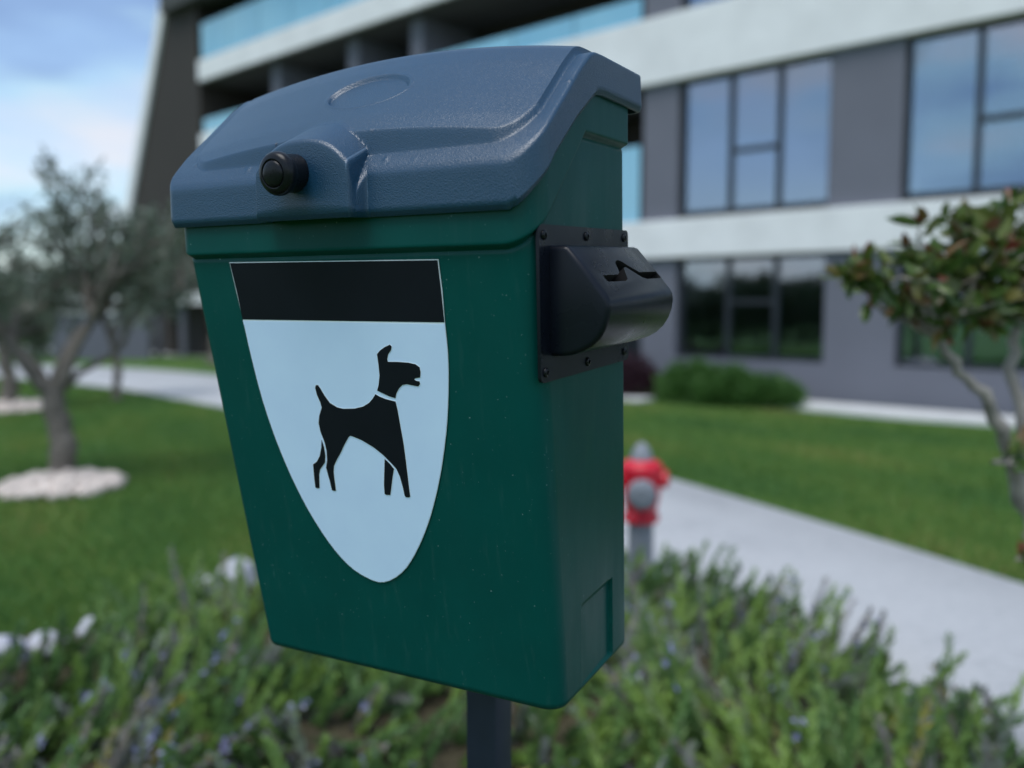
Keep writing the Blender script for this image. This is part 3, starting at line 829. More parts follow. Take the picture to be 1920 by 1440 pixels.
# ---- bag dispenser on the right side
PROF = [(0.3622, 0.0018), (0.3745, 0.0016), (0.3782, 0.0002), (0.3933, -0.0172), (0.4088, -0.0362), (0.4112, -0.0405), (0.4120, -0.0465), (0.4108, -0.0545),
        (0.4080, -0.0622), (0.4030, -0.0702), (0.3960, -0.0764), (0.3880, -0.0806), (0.3790, -0.0836), (0.3700, -0.0846), (0.3622, -0.0848)]
def build_cover():
    bm = bmesh.new()
    A_ = [bm.verts.new((a, 0.0275, b)) for a, b in PROF]
    B_ = [bm.verts.new((a, 0.1860, b)) for a, b in PROF]
    bm.faces.new(A_); bm.faces.new(B_[::-1])
    n = len(PROF)
    for i in range(n):
        j = (i + 1) % n
        bm.faces.new((A_[i], B_[i], B_[j], A_[j]))
    bmesh.ops.recalc_face_normals(bm, faces=bm.faces)
    caps = [e for e in bm.edges if sum(1 for f in e.link_faces if len(f.verts) > 4) == 1 and not all(abs(v.co.x - 0.3622) < 1e-5 for v in e.verts)]
    bmesh.ops.bevel(bm, geom=caps, offset=0.0042, segments=4, affect='EDGES', profile=0.5)
    me = bpy.data.meshes.new('cover'); bm.to_mesh(me); bm.free()
    ob = bpy.data.objects.new('cover', me); COL.objects.link(ob)
    # cut the bag slot out of the sloping face
    d1 = np.array([0.4097 - 0.378, 0, -0.0374 - 0.0005]); d1 /= np.linalg.norm(d1)
    nn = np.array([-d1[2], 0, d1[0]])
    p0 = np.array([0.378, 0, 0.0005])
    bm = bmesh.new()
    hi = [bm.verts.new(p0 + d1 * b + np.array([0, a, 0]) + nn * 0.004) for a, b in SLOT]
    lo = [bm.verts.new(p0 + d1 * b + np.array([0, a, 0]) - nn * 0.014) for a, b in SLOT]
    bm.faces.new(hi); bm.faces.new(lo[::-1])
    for i in range(len(hi)):
        j = (i + 1) % len(hi)
        bm.faces.new((hi[i], lo[i], lo[j], hi[j]))
    bmesh.ops.recalc_face_normals(bm, faces=bm.faces)
    cm = bpy.data.meshes.new('cutter'); bm.to_mesh(cm); bm.free()
    me.materials.append(M['dispenser']); me.materials.append(M['matte_black'])
    cm.materials.append(M['dispenser']); cm.materials.append(M['matte_black'])
    for f in cm.polygons: f.material_index = 1
    co = bpy.data.objects.new('cutter', cm); COL.objects.link(co)
    md = ob.modifiers.new('cut', 'BOOLEAN'); md.operation = 'DIFFERENCE'; md.object = co; md.solver = 'EXACT'
    dg = bpy.context.evaluated_depsgraph_get(); dg.update()
    res = bpy.data.meshes.new_from_object(ob.evaluated_get(dg))
    bpy.data.objects.remove(ob, do_unlink=True); bpy.data.objects.remove(co, do_unlink=True)
    n = len(res.vertices); co_ = np.zeros(n * 3, np.float32); res.vertices.foreach_get('co', co_)
    res.vertices.foreach_set('co', B(co_.reshape(-1, 3)).astype(np.float32).ravel())
    res.update()
    return link('bag_dispenser', res, None, bin_root, smooth=32)
disp = build_cover()
disp['label'] = 'black bag dispenser box with a zigzag slot'
bm = bmesh.new(); bm.from_mesh(box_mesh('backing_plate', 0.3600, 0.3628, 0.0085, 0.1990, -0.1040, 0.0175, 0.0))
ed = [e for e in bm.edges if abs(e.verts[0].co.x - e.verts[1].co.x) > 0.001]
bmesh.ops.bevel(bm, geom=ed, offset=0.005, segments=4, affect='EDGES', profile=0.5)
me = bpy.data.meshes.new('backing_plate'); bm.to_mesh(me); bm.free()
for v in me.vertices: v.co = B(np.array(v.co))
link('backing_plate', me, M['dispenser'], disp, smooth=30)
for (v_, w_) in [(0.0165, 0.0095), (0.0985, 0.0100), (0.1870, 0.0105), (0.0165, -0.0960), (0.0990, -0.0960), (0.1870, -0.0955)]:
    turned('screw', [(0.0039, -0.0004), (0.0039, 0.0007), (0.0036, 0.0014), (0.0028, 0.0019), (0.0018, 0.0021), (0.0016, 0.0010), (0.0002, 0.0009)], M['black'], disp, (0.3628, v_, w_), (1, 0, 0), seg=16)

# ================================================================== fire hydrant
def lathe(name, prof, mat, parent, origin=(0, 0, 0), axis=(0, 0, 1), seg=36, smooth=35):
    ax = np.array(axis, float); ax /= np.linalg.norm(ax)
    ref = np.array([0.31, 0.2, 1.0]) if abs(ax[2]) < 0.9 else np.array([1.0, 0, 0])
    a = np.cross(ax, ref); a /= np.linalg.norm(a); b = np.cross(ax, a)
    V = [np.array(origin) + ax * z + (a * math.cos(2 * math.pi * i / seg) + b * math.sin(2 * math.pi * i / seg)) * r_ for r_, z in prof for i in range(seg)]
    return link(name, np_mesh(name, V, grid_quads(len(prof), seg, True)[:, ::-1]), mat, parent, smooth=smooth)
hy = empty('fire_hydrant', (0.655, 4.40, 0.0), R_(-8))
hy.scale = (0.97, 0.97, 0.945)
tag(hy, 'red and grey fire hydrant standing between the rosemary and the path', 'fire hydrant')
lathe('standpipe', [(0.11, 0.0), (0.11, 0.03), (0.072, 0.035), (0.068, 0.05), (0.066, 0.32), (0.072, 0.335), (0.001, 0.336)], M['castgrey'], hy)
lathe('flange', [(0.002, 0.325), (0.088, 0.325), (0.094, 0.332), (0.094, 0.362), (0.080, 0.372), (0.075, 0.385), (0.002, 0.386)], M['red'], hy)
lathe('valve_body', [(0.002, 0.375), (0.080, 0.380), (0.088, 0.41), (0.098, 0.47), (0.104, 0.53), (0.104, 0.585), (0.112, 0.60), (0.112, 0.625), (0.098, 0.645), (0.072, 0.66), (0.002, 0.662)], M['red'], hy)
lathe('bonnet', [(0.060, 0.655), (0.058, 0.672), (0.050, 0.700), (0.034, 0.730), (0.016, 0.75), (0.001, 0.753)], M['castgrey'], hy)
lathe('outlet', [(0.070, 0.06), (0.072, 0.135), (0.076, 0.14), (0.076, 0.165), (0.068, 0.172), (0.052, 0.174), (0.050, 0.185), (0.001, 0.187)], M['castgrey'], hy, (0, 0, 0.515), (0.02, -1, -0.12))
for s in (-1, 1):
    lathe('side_outlet', [(0.042, 0.06), (0.042, 0.115), (0.050, 0.118), (0.050, 0.135), (0.030, 0.142), (0.001, 0.143)], M['red'], hy, (0, 0, 0.56), (s, -0.15, 0))
for k in range(8):
    q = 2 * math.pi * k / 8
    lathe('bolt', [(0.010, 0.360), (0.010, 0.372), (0.001, 0.373)], M['castgrey'], hy, (0.084 * math.cos(q), 0.084 * math.sin(q), 0), (0, 0, 1), 6)

# ================================================================== vegetation helpers
def leaf_cloud(name, P, Dr, L, Wd, tint, mat, parent=None, shape='rhomb', roll=None, fold=0.25):
    """P centres of leaf bases, Dr unit directions, L lengths, Wd widths"""
    n = len(P)
    Dr = Dr / np.maximum(np.linalg.norm(Dr, axis=1, keepdims=True), 1e-9)
    ref = rng.normal(size=(n, 3)); 
    S = np.cross(Dr, ref); S /= np.maximum(np.linalg.norm(S, axis=1, keepdims=True), 1e-9)
    N = np.cross(S, Dr)
    L = np.broadcast_to(L, n)[:, None]; Wd = np.broadcast_to(Wd, n)[:, None]
    if shape == 'rhomb':
        V = np.stack([P, P + Dr * L * 0.5 + S * Wd * 0.5, P + Dr * L, P + Dr * L * 0.5 - S * Wd * 0.5], 1)
        Q = np.arange(n * 4).reshape(n, 4); k = 4
    elif shape == 'blade':
        V = np.stack([P - S * Wd * 0.5, P + S * Wd * 0.5, P + Dr * L], 1)
        Q = np.arange(n * 3).reshape(n, 3); k = 3
    else:
        up = N * Wd * fold
        c0 = P; c1 = P + Dr * L * 0.36; c2 = P + Dr * L * 0.72 - N * L * 0.05; c3 = P + Dr * L - N * L * 0.12
        V = np.stack([c0, c1 + S * Wd * 0.5 + up, c2 + S * Wd * 0.38 + up * .7, c3, c2 - S * Wd * 0.38 + up * .7, c1 - S * Wd * 0.5 + up, c1, c2], 1)
        k = 8
        f = np.array([(0, 1, 6, 6), (1, 2, 7, 6), (2, 3, 7, 7), (0, 6, 5, 5), (6, 7, 4, 5), (7, 3, 4, 4)])
        tri = np.array([(0, 1, 6), (1, 2, 7), (1, 7, 6), (2, 3, 7), (0, 6, 5), (6, 7, 4), (6, 4, 5), (7, 3, 4)])
        Q = (np.arange(n)[:, None, None] * 8 + tri[None]).reshape(-1, 3)
    me = np_mesh(name, V.reshape(-1, 3), Q)
    at = me.attributes.new('tint', 'FLOAT', 'POINT')
    at.data.foreach_set('value', np.repeat(np.clip(tint, 0, 1), k).astype(np.float32))
    return link(name, me, mat, parent, smooth=(180 if shape == 'oval' else None))

class Tubes:
    def __init__(self): self.V = []; self.Q = []; self.n = 0
    def add(self, pts, rad, seg=8):
        pts = np.asarray(pts, float); m_ = len(pts)
        tg = np.gradient(pts, axis=0); tg /= np.maximum(np.linalg.norm(tg, axis=1, keepdims=True), 1e-9)
        ref = np.array([0.3, 0.9, 0.2])
        a = np.cross(tg, ref); a /= np.maximum(np.linalg.norm(a, axis=1, keepdims=True), 1e-9); b = np.cross(tg, a)
        q = 2 * math.pi * np.arange(seg) / seg
        ring = pts[:, None] + np.asarray(rad)[:, None, None] * (a[:, None] * np.cos(q)[None, :, None] + b[:, None] * np.sin(q)[None, :, None])
        self.V.append(ring.reshape(-1, 3)); self.Q.append(grid_quads(m_, seg, True) + self.n); self.n += m_ * seg
    def build(self, name, mat, parent=None):
        return link(name, np_mesh(name, np.concatenate(self.V), np.concatenate(self.Q)), mat, parent, smooth=180)

def grow_tree(root, trunk_pts, trunk_r, limbs, levels, leaf, mat_leaf, mat_bark, seed, droop=0.0, spread=0.75):
    """trunk polyline, then recursive limbs; leaves along the last twigs. All in the root's frame."""
    rs = np.random.default_rng(seed)
    T = Tubes()
    tp = np.array(trunk_pts, float)
    # refine trunk with slight wobble
    tt = np.linspace(0, 1, len(tp)); ts = np.linspace(0, 1, 14)
    tpp = np.stack([np.interp(ts, tt, tp[:, i]) for i in range(3)], 1)
    tpp[1:-1, :2] += rs.normal(0, trunk_r[0] * 0.12, (12, 2))
    rad = np.interp(ts, [0, 0.08, 0.3, 1], [trunk_r[0] * 1.5, trunk_r[0] * 1.1, trunk_r[0], trunk_r[1]])
    T.add(tpp, rad * (1 + rs.normal(0, 0.05, 14)), 12)
    LP, LD = [], []
    def branch(p, d, ln, r, lev):
        n = 6
        pts = [p]; dd = d / np.linalg.norm(d)
        for i in range(n - 1):
            dd = dd + rs.normal(0, 0.16, 3) + np.array([0, 0, 0.05 - droop * (lev <= 1)])
            dd /= np.linalg.norm(dd)
            pts.append(pts[-1] + dd * ln / (n - 1))
        pts = np.array(pts)
        T.add(pts, np.linspace(r, r * 0.55, n), 8 if r > 0.01 else 5)
        if lev == 0:
            m_ = leaf['n']
            f = rs.uniform(0.1, 1.05, m_)
            q = np.stack([np.interp(f, np.linspace(0, 1, n), pts[:, i]) for i in range(3)], 1)
            LP.append(q + rs.normal(0, leaf['jit'], (m_, 3)))
            dv = rs.normal(0, 1, (m_, 3)); dv /= np.linalg.norm(dv, axis=1, keepdims=True)
            LD.append(dv * 0.9 + dd * 0.5)
            return
        if lev == 1:
            m_ = leaf['n'] // 3
            f = rs.uniform(0.2, 1.0, m_)
            q = np.stack([np.interp(f, np.linspace(0, 1, n), pts[:, i]) for i in range(3)], 1)
            LP.append(q + rs.normal(0, leaf['jit'], (m_, 3)))
            dv = rs.normal(0, 1, (m_, 3)); dv /= np.linalg.norm(dv, axis=1, keepdims=True)
            LD.append(dv * 0.9 + dd * 0.5)
        k = rs.integers(3, 5)
        for i in range(k):
            f = 1.0 if i == 0 else rs.uniform(0.72 if lev == levels else 0.4, 1.0)
            q = np.array([np.interp(f, np.linspace(0, 1, n), pts[:, j]) for j in range(3)])
            nd = dd * (1.0 - 0.3 * spread) + rs.normal(0, spread, 3) * (0.5 if i == 0 else 0.8)
            branch(q, nd, ln * rs.uniform(0.62, 0.85), r * (0.6 if i else 0.7), lev - 1)
    for (d, ln, r) in limbs:
        branch(tpp[-1] + np.array([0, 0, -0.02]), np.array(d, float), ln, r, levels)
    T.build('trunk', mat_bark, root)
    P = np.concatenate(LP); Dv = np.concatenate(LD)
    n = len(P)
    zt = (P[:, 2] - P[:, 2].min()) / max(1e-6, np.ptp(P[:, 2]))
    tint = rs.beta(2, 2, n)
    leaf_cloud('crown', P, Dv, leaf['l'] * rs.uniform(0.7, 1.2, n), leaf['w'] * rs.uniform(0.7, 1.2, n), tint, mat_leaf, root, leaf.get('shape', 'rhomb'))
    return n

# ---- olive trees on the left lawn
def olive(loc, label, scale, seed, limbs, mat='olive', trunk=((0, 0, 0), (0.02, 0, 0.35), (-0.05, 0.02, 0.72)), tr=(0.085, 0.06), leafn=34, lev=3, leafl=0.07, leafw=0.02):
    r = empty('olive_tree', loc)
    r.scale = (scale,) * 3
    tag(r, label, 'tree', 'olive trees on the lawn')
    grow_tree(r, trunk, tr, limbs, lev, dict(n=leafn, l=leafl, w=leafw, jit=0.035), M[mat], M['bark'], seed)
    return r
olive((-3.46, 6.68, 0), 'olive tree with forked trunk rising from the nearest ring of pale stones', 1.0, 11,
      [((-0.55, 0.1, 0.90), 0.66, 0.058), ((0.42, -0.15, 1.0), 0.70, 0.052), ((-0.02, 0.3, 1.3), 0.86, 0.040), ((-0.65, -0.4, 1.0), 0.60, 0.035), ((0.80, 0.3, 0.95), 0.66, 0.034)], tr=(0.10, 0.078), leafn=34, leafl=0.08, leafw=0.024)
olive((-6.75, 11.75, 0), 'olive tree cut by the left edge with its own small stone ring', 1.25, 23,
      [((-0.5, 0.1, 0.8), 0.5, 0.045), ((0.5, 0.2, 0.9), 0.5, 0.042), ((0.1, -0.4, 0.9), 0.5, 0.04), ((0.0, 0.5, 1.0), 0.45, 0.035)], leafn=20)
olive((-7.0, 20.9, 0), 'dark bushy tree against the slanted end of the building', 2.1, 35,
      [((-0.35, 0.1, 0.9), 0.42, 0.045), ((0.35, 0.2, 0.9), 0.42, 0.042), ((0.1, -0.4, 0.9), 0.42, 0.04), ((0.0, 0.4, 1.0), 0.42, 0.035)], 'darkleaf', leafn=40)
olive((-5.9, 13.1, 0), 'slender olive tree between the stone ring and the far path', 1.25, 47,
      [((-0.35, 0.1, 0.7), 0.40, 0.03), ((0.45, 0.1, 0.75), 0.42, 0.03), ((0.1, 0.2, 0.8), 0.40, 0.03)], tr=(0.05, 0.04), leafn=60)

# stone rings
def stone_ring(loc, r_in, r_out, n, label, squash=1.0, seed=1):
    rs = np.random.default_rng(seed)
    ico = bmesh.new(); bmesh.ops.create_icosphere(ico, subdivisions=1, radius=1.0)
    bv = np.array([v.co[:] for v in ico.verts]); bf = np.array([[v.index for v in f.verts] for f in ico.faces]); ico.free()
    V, Q = [], []
    for i in range(n):
        rr = math.sqrt(rs.uniform(r_in ** 2, r_out ** 2)); q = rs.uniform(0, 2 * math.pi)
        s = rs.uniform(0.025, 0.06) * np.array([rs.uniform(.8, 1.3), rs.uniform(.8, 1.3), rs.uniform(.55, .9)])
        a = rs.uniform(0, 6.28); ca, sa = math.cos(a), math.sin(a)
        v = bv * (1 + rs.normal(0, 0.12, (len(bv), 1))) * s
        v = np.stack([v[:, 0] * ca - v[:, 1] * sa, v[:, 0] * sa + v[:, 1] * ca, v[:, 2]], 1)
        zz = 0.02 + 0.10 * max(0, 1 - rr / r_out) + rs.uniform(0, 0.03)
        V.append(v + [rr * math.cos(q), rr * math.sin(q) * squash, zz]); Q.append(bf + i * len(bv))
    o = link('stone_ring', np_mesh('stone_ring', np.concatenate(V), np.concatenate(Q)), M['pebble'], smooth=180)
    o.location = loc
    tag(o, label, 'stones', kind='stuff')
    return o
stone_ring((-3.42, 6.60, 0), 0.05, 0.42, 430, 'ring of pale stones around the foot of the forked olive tree', 1.0, 3)
stone_ring((-6.75, 11.75, 0), 0.05, 0.6, 380, 'small stone ring around the far olive tree at the left edge', 1.0, 4)

# ---- photinia standard at the right edge, standing in the bed
KP = 0.80
def pk(p): return np.array([p[0] * KP, p[1] * KP, 1.4 + (p[2] - 1.4) * KP])
ph_base = pk((1.64, 2.53, 1.4)); ph_base[2] = 0.08
ph = empty('photinia_tree', tuple(ph_base))
tag(ph, 'small photinia tree with pale twisting stems and red-tipped green leaves at right edge', 'tree')
T = Tubes()
st1 = [pk(p) for p in [(1.169, 2.40, 1.302), (1.224, 2.40, 1.214), (1.29, 2.41, 1.155), (1.343, 2.42, 1.08), (1.399, 2.45, 0.97), (1.445, 2.47, 0.86), (1.515, 2.5, 0.743), (1.60, 2.52, 0.4)]] + [ph_base + [0, 0, -0.02]]
st2 = [pk(p) for p in [(1.50, 2.62, 1.44), (1.484, 2.60, 1.341), (1.443, 2.55, 1.218), (1.462, 2.52, 1.115), (1.485, 2.5, 0.95), (1.525, 2.5, 0.75), (1.60, 2.52, 0.4)]] + [ph_base + [0.01, 0, -0.02]]
def dense(pts, n=26, wob=0.004):
    pts = np.array(pts); tt = np.linspace(0, 1, len(pts)); ts = np.linspace(0, 1, n)
    q = np.stack([np.interp(ts, tt, pts[:, i]) for i in range(3)], 1); q[1:-1] += rng.normal(0, wob, (n - 2, 3)); return q
T.add(dense(st1) - ph_base, np.linspace(0.009, 0.024, 26) * (1 + rng.normal(0, 0.07, 26)), 10)
T.add(dense(st2) - ph_base, np.linspace(0.010, 0.022, 26) * (1 + rng.normal(0, 0.07, 26)), 10)
CL = [(0.89, 2.35, 1.48, 7, .03), (0.945, 2.35, 1.465, 16, .05), (1.009, 2.3, 1.472, 26, .06), (1.128, 2.4, 1.417, 60, .09), (1.201, 2.5, 1.508, 60, .09), (1.094, 2.45, 1.374, 34, .07), (1.177, 2.35, 1.375, 60, .08),
      (1.131, 2.45, 1.549, 34, .08), (1.255, 2.4, 1.475, 70, .10), (1.332, 2.5, 1.590, 60, .09), (1.433, 2.55, 1.625, 60, .09), (1.34, 2.4, 1.503, 70, .10), (1.387, 2.5, 1.400, 46, .08), (1.337, 2.6, 1.61, 40, .08),
      (1.367, 2.4, 0.964, 12, .04), (1.403, 2.4, 0.693, 12, .05), (1.469, 2.5, 1.537, 70, .10), (1.506, 2.6, 1.66, 50, .09), (1.60, 2.55, 1.56, 70, .11), (1.62, 2.5, 1.44, 60, .10), (1.07, 2.33, 1.50, 26, .06), (1.05, 2.36, 1.42, 26, .06)]
LP, LD, LT = [], [], []
for (x, y, z, n, s) in CL:
    c = pk((x, y, z))
    anchor = pk((1.169, 2.40, 1.302)) if x < 1.3 else (pk((1.50, 2.62, 1.44)) if z > 1.2 else pk((1.399, 2.45, 0.97)))
    if z < 0.8: anchor = pk((1.478, 2.5, 0.743))
    mid = (c + anchor) / 2 + rng.normal(0, 0.02, 3)
    T.add(dense([anchor, mid, c], 8, 0.002) - ph_base, np.linspace(0.006, 0.002, 8), 6)
    for i in range(max(2, n // 9)):
        tip = c + np.clip(rng.normal(0, s * KP * .8, 3), -s * 1.1, s * 1.1) * [1, 1, .8]
        T.add(dense([c, (c + tip) / 2 + rng.normal(0, .006, 3), tip], 5, 0.001) - ph_base, np.linspace(0.0025, 0.001, 5), 5)
        for j in range(9):
            f = rng.uniform(0.2, 1.05); q = c + (tip - c) * f
            LP.append(q - ph_base); dv = rng.normal(0, 1, 3); dv /= np.linalg.norm(dv)
            LD.append(dv + 0.7 * (tip - c) / max(1e-6, np.linalg.norm(tip - c)) + np.array([0, 0, 0.1]))
            red = 0.15 if x < 1.0 or n < 15 else 0.03
            LT.append(min(1, rng.beta(1.6, 2.2) * 0.8 + (0.6 * (f > 0.85)) * rng.uniform(0, 1) + red * rng.uniform(0.5, 2)))
T.build('trunk', M['palebark'], ph)
n = len(LP)
leaf_cloud('crown', np.array(LP), np.array(LD), 0.056 * rng.uniform(0.6, 1.25, n), 0.026 * rng.uniform(0.7, 1.2, n), np.array(LT), M['photinia'], ph, 'oval')

# ---- shrubs along the foot of the building
def shrub(name, loc, rx, ry, h, n, ll, lw, mat, label, group, seed, up=0.9):
    rs = np.random.default_rng(seed)
    r = empty(name, loc)
    tag(r, label, 'shrub', group)
    th = rs.uniform(0, 2 * math.pi, n); rr = np.sqrt(rs.uniform(0, 1, n))
    zz = rs.uniform(0, 1, n) ** 0.7
    top = h * (1 - 0.55 * rr ** 2) * (1 + 0.15 * np.sin(3 * th + seed))
    P = np.stack([rx * rr * np.cos(th), ry * rr * np.sin(th), zz * top], 1)
    D = np.stack([rr * np.cos(th) * 0.7, rr * np.sin(th) * 0.7, np.full(n, up)], 1) + rs.normal(0, 0.45, (n, 3))
    leaf_cloud('foliage', P, D, ll * rs.uniform(0.6, 1.2, n), lw * rs.uniform(0.7, 1.2, n), rs.beta(2, 2, n), M[mat], r)
    T = Tubes()
    for k in range(9):
        a = rs.uniform(0, 6.28); e_ = np.array([rx * .6 * math.cos(a), ry * .6 * math.sin(a), h * .7])
        T.add(np.array([[0, 0, -0.01], e_ * .5 + [0, 0, .05], e_]), [0.015, 0.01, 0.004], 5)
    T.build('stems', M['bark'], r)
def on_facade(s, n): q = A0 + DS * s + DN * n; return (q[0], q[1], 0.0)
shrub('leafy_shrub', on_facade(-1.95, 1.0), 0.5, 0.45, 0.52, 5200, 0.16, 0.022, 'shrub', 'tall bright green shrub nearest the dark purple one below the window', 'green shrubs by the wall', 5)
shrub('leafy_shrub', on_facade(-2.50, 1.05), 0.5, 0.45, 0.48, 5200, 0.16, 0.022, 'shrub', 'middle one of the green shrubs below the ground floor window', 'green shrubs by the wall', 6)
shrub('leafy_shrub', on_facade(-3.05, 1.0), 0.48, 0.42, 0.38, 4200, 0.15, 0.022, 'shrub', 'low rounded green shrub at the right end of the wall planting', 'green shrubs by the wall', 8)
shrub('purple_shrub', on_facade(-0.92, 1.15), 0.42, 0.4, 0.62, 2600, 0.11, 0.03, 'purple', 'dark purple shrub beside the green shrubs', 'purple shrubs by the wall', 9, 0.6)
shrub('purple_shrub', on_facade(-0.30, 1.1), 0.40, 0.4, 0.72, 2600, 0.11, 0.03, 'purple', 'dark purple shrub half hidden behind the bin', 'purple shrubs by the wall', 10, 0.6)

# unseen hedge added beside the lawn to darken the ground floor window reflections
def hedge():
    rs = np.random.default_rng(31)
    r = empty('added_hedge', (-12.6, 10.5, 0))
    tag(r, 'dark clipped hedge added out of view across the lawn, mirrored in the ground floor windows', 'hedge')
    n = 15000
    P = np.stack([rs.uniform(-0.6, 0.6, n), rs.uniform(-8.5, 8.5, n), rs.uniform(0.02, 1.0, n) ** 0.8 * 2.0], 1)
    P[:, 2] *= 1 + 0.07 * np.sin(P[:, 1] * 1.3) + 0.04 * np.sin(P[:, 1] * 3.7)
    D = np.stack([P[:, 0], rs.normal(0, .3, n), np.full(n, .5)], 1) + rs.normal(0, 0.5, (n, 3))
    leaf_cloud('foliage', P, D, 0.20 * rs.uniform(.6, 1.2, n), 0.11 * rs.uniform(.7, 1.2, n), rs.beta(2, 2, n), M['darkleaf'], r)
    T = Tubes()
    for y in np.linspace(-8.2, 8.2, 22):
        T.add(np.array([[0, y, -0.01], [rs.normal(0, .06), y + .05, 0.8], [rs.normal(0, .1), y + .1, 1.6]]), [0.03, 0.02, 0.008], 6)
    T.build('stems', M['bark'], r)
hedge()

# ---- white boulders along the edge of the bed
def boulder(loc, s, seed, label):
    rs = np.random.default_rng(seed)
    bm = bmesh.new(); bmesh.ops.create_icosphere(bm, subdivisions=3, radius=1.0)
    ph_ = rs.uniform(0, 6.28, 9)
    for v in bm.verts:
        c = v.co; f = 1 + 0.13 * math.sin(3 * c.x + ph_[0]) * math.sin(2.6 * c.y + ph_[1]) + 0.10 * math.sin(4.5 * c.z + ph_[2] + 2 * c.x) + 0.05 * math.sin(9 * c.y + ph_[3]) * math.sin(8 * c.x + ph_[4])
        v.co = Vector((c.x * s[0] * f, c.y * s[1] * f, c.z * s[2] * f))
    me = bpy.data.meshes.new('boulder'); bm.to_mesh(me); bm.free()
    o = link('boulder', me, M['boulder'], smooth=180)
    o.location = loc; o.rotation_euler = (0, 0, rs.uniform(0, 3))
    tag(o, label, 'boulder', 'white boulders edging the bed')
for i, (x, y, z, s, lab) in enumerate([
    (-1.90, 3.20, 0.12, (.13, .10, .11), 'white boulder cut by the left edge of the picture, in the flowers'),
    (-1.79, 3.27, 0.12, (.11, .09, .08), 'rounded white boulder just right of the one at the left edge'),
    (-1.70, 3.52, 0.10, (.14, .09, .07), 'long flat white boulder on the dry soil at the left of the bed'),
    (-1.78, 3.42, 0.08, (.06, .06, .05), 'smallest white boulder, beside the long flat one'),
    (-1.40, 3.92, 0.14, (.11, .09, .10), 'pale boulder left of the big boulder near the bin'),
    (-1.28, 4.02, 0.17, (.14, .10, .13), 'biggest white boulder, beside the bin at the back of the bed'),
    (-1.10, 4.00, 0.13, (.12, .09, .11), 'white boulder mostly hidden by the edge of the bin'),
    (0.77, 4.08, 0.10, (.06, .05, .05), 'small white boulder at the foot of the fire hydrant')]):
    boulder((x, y, z * 0.85), [q * 0.62 for q in s], 60 + i, lab)

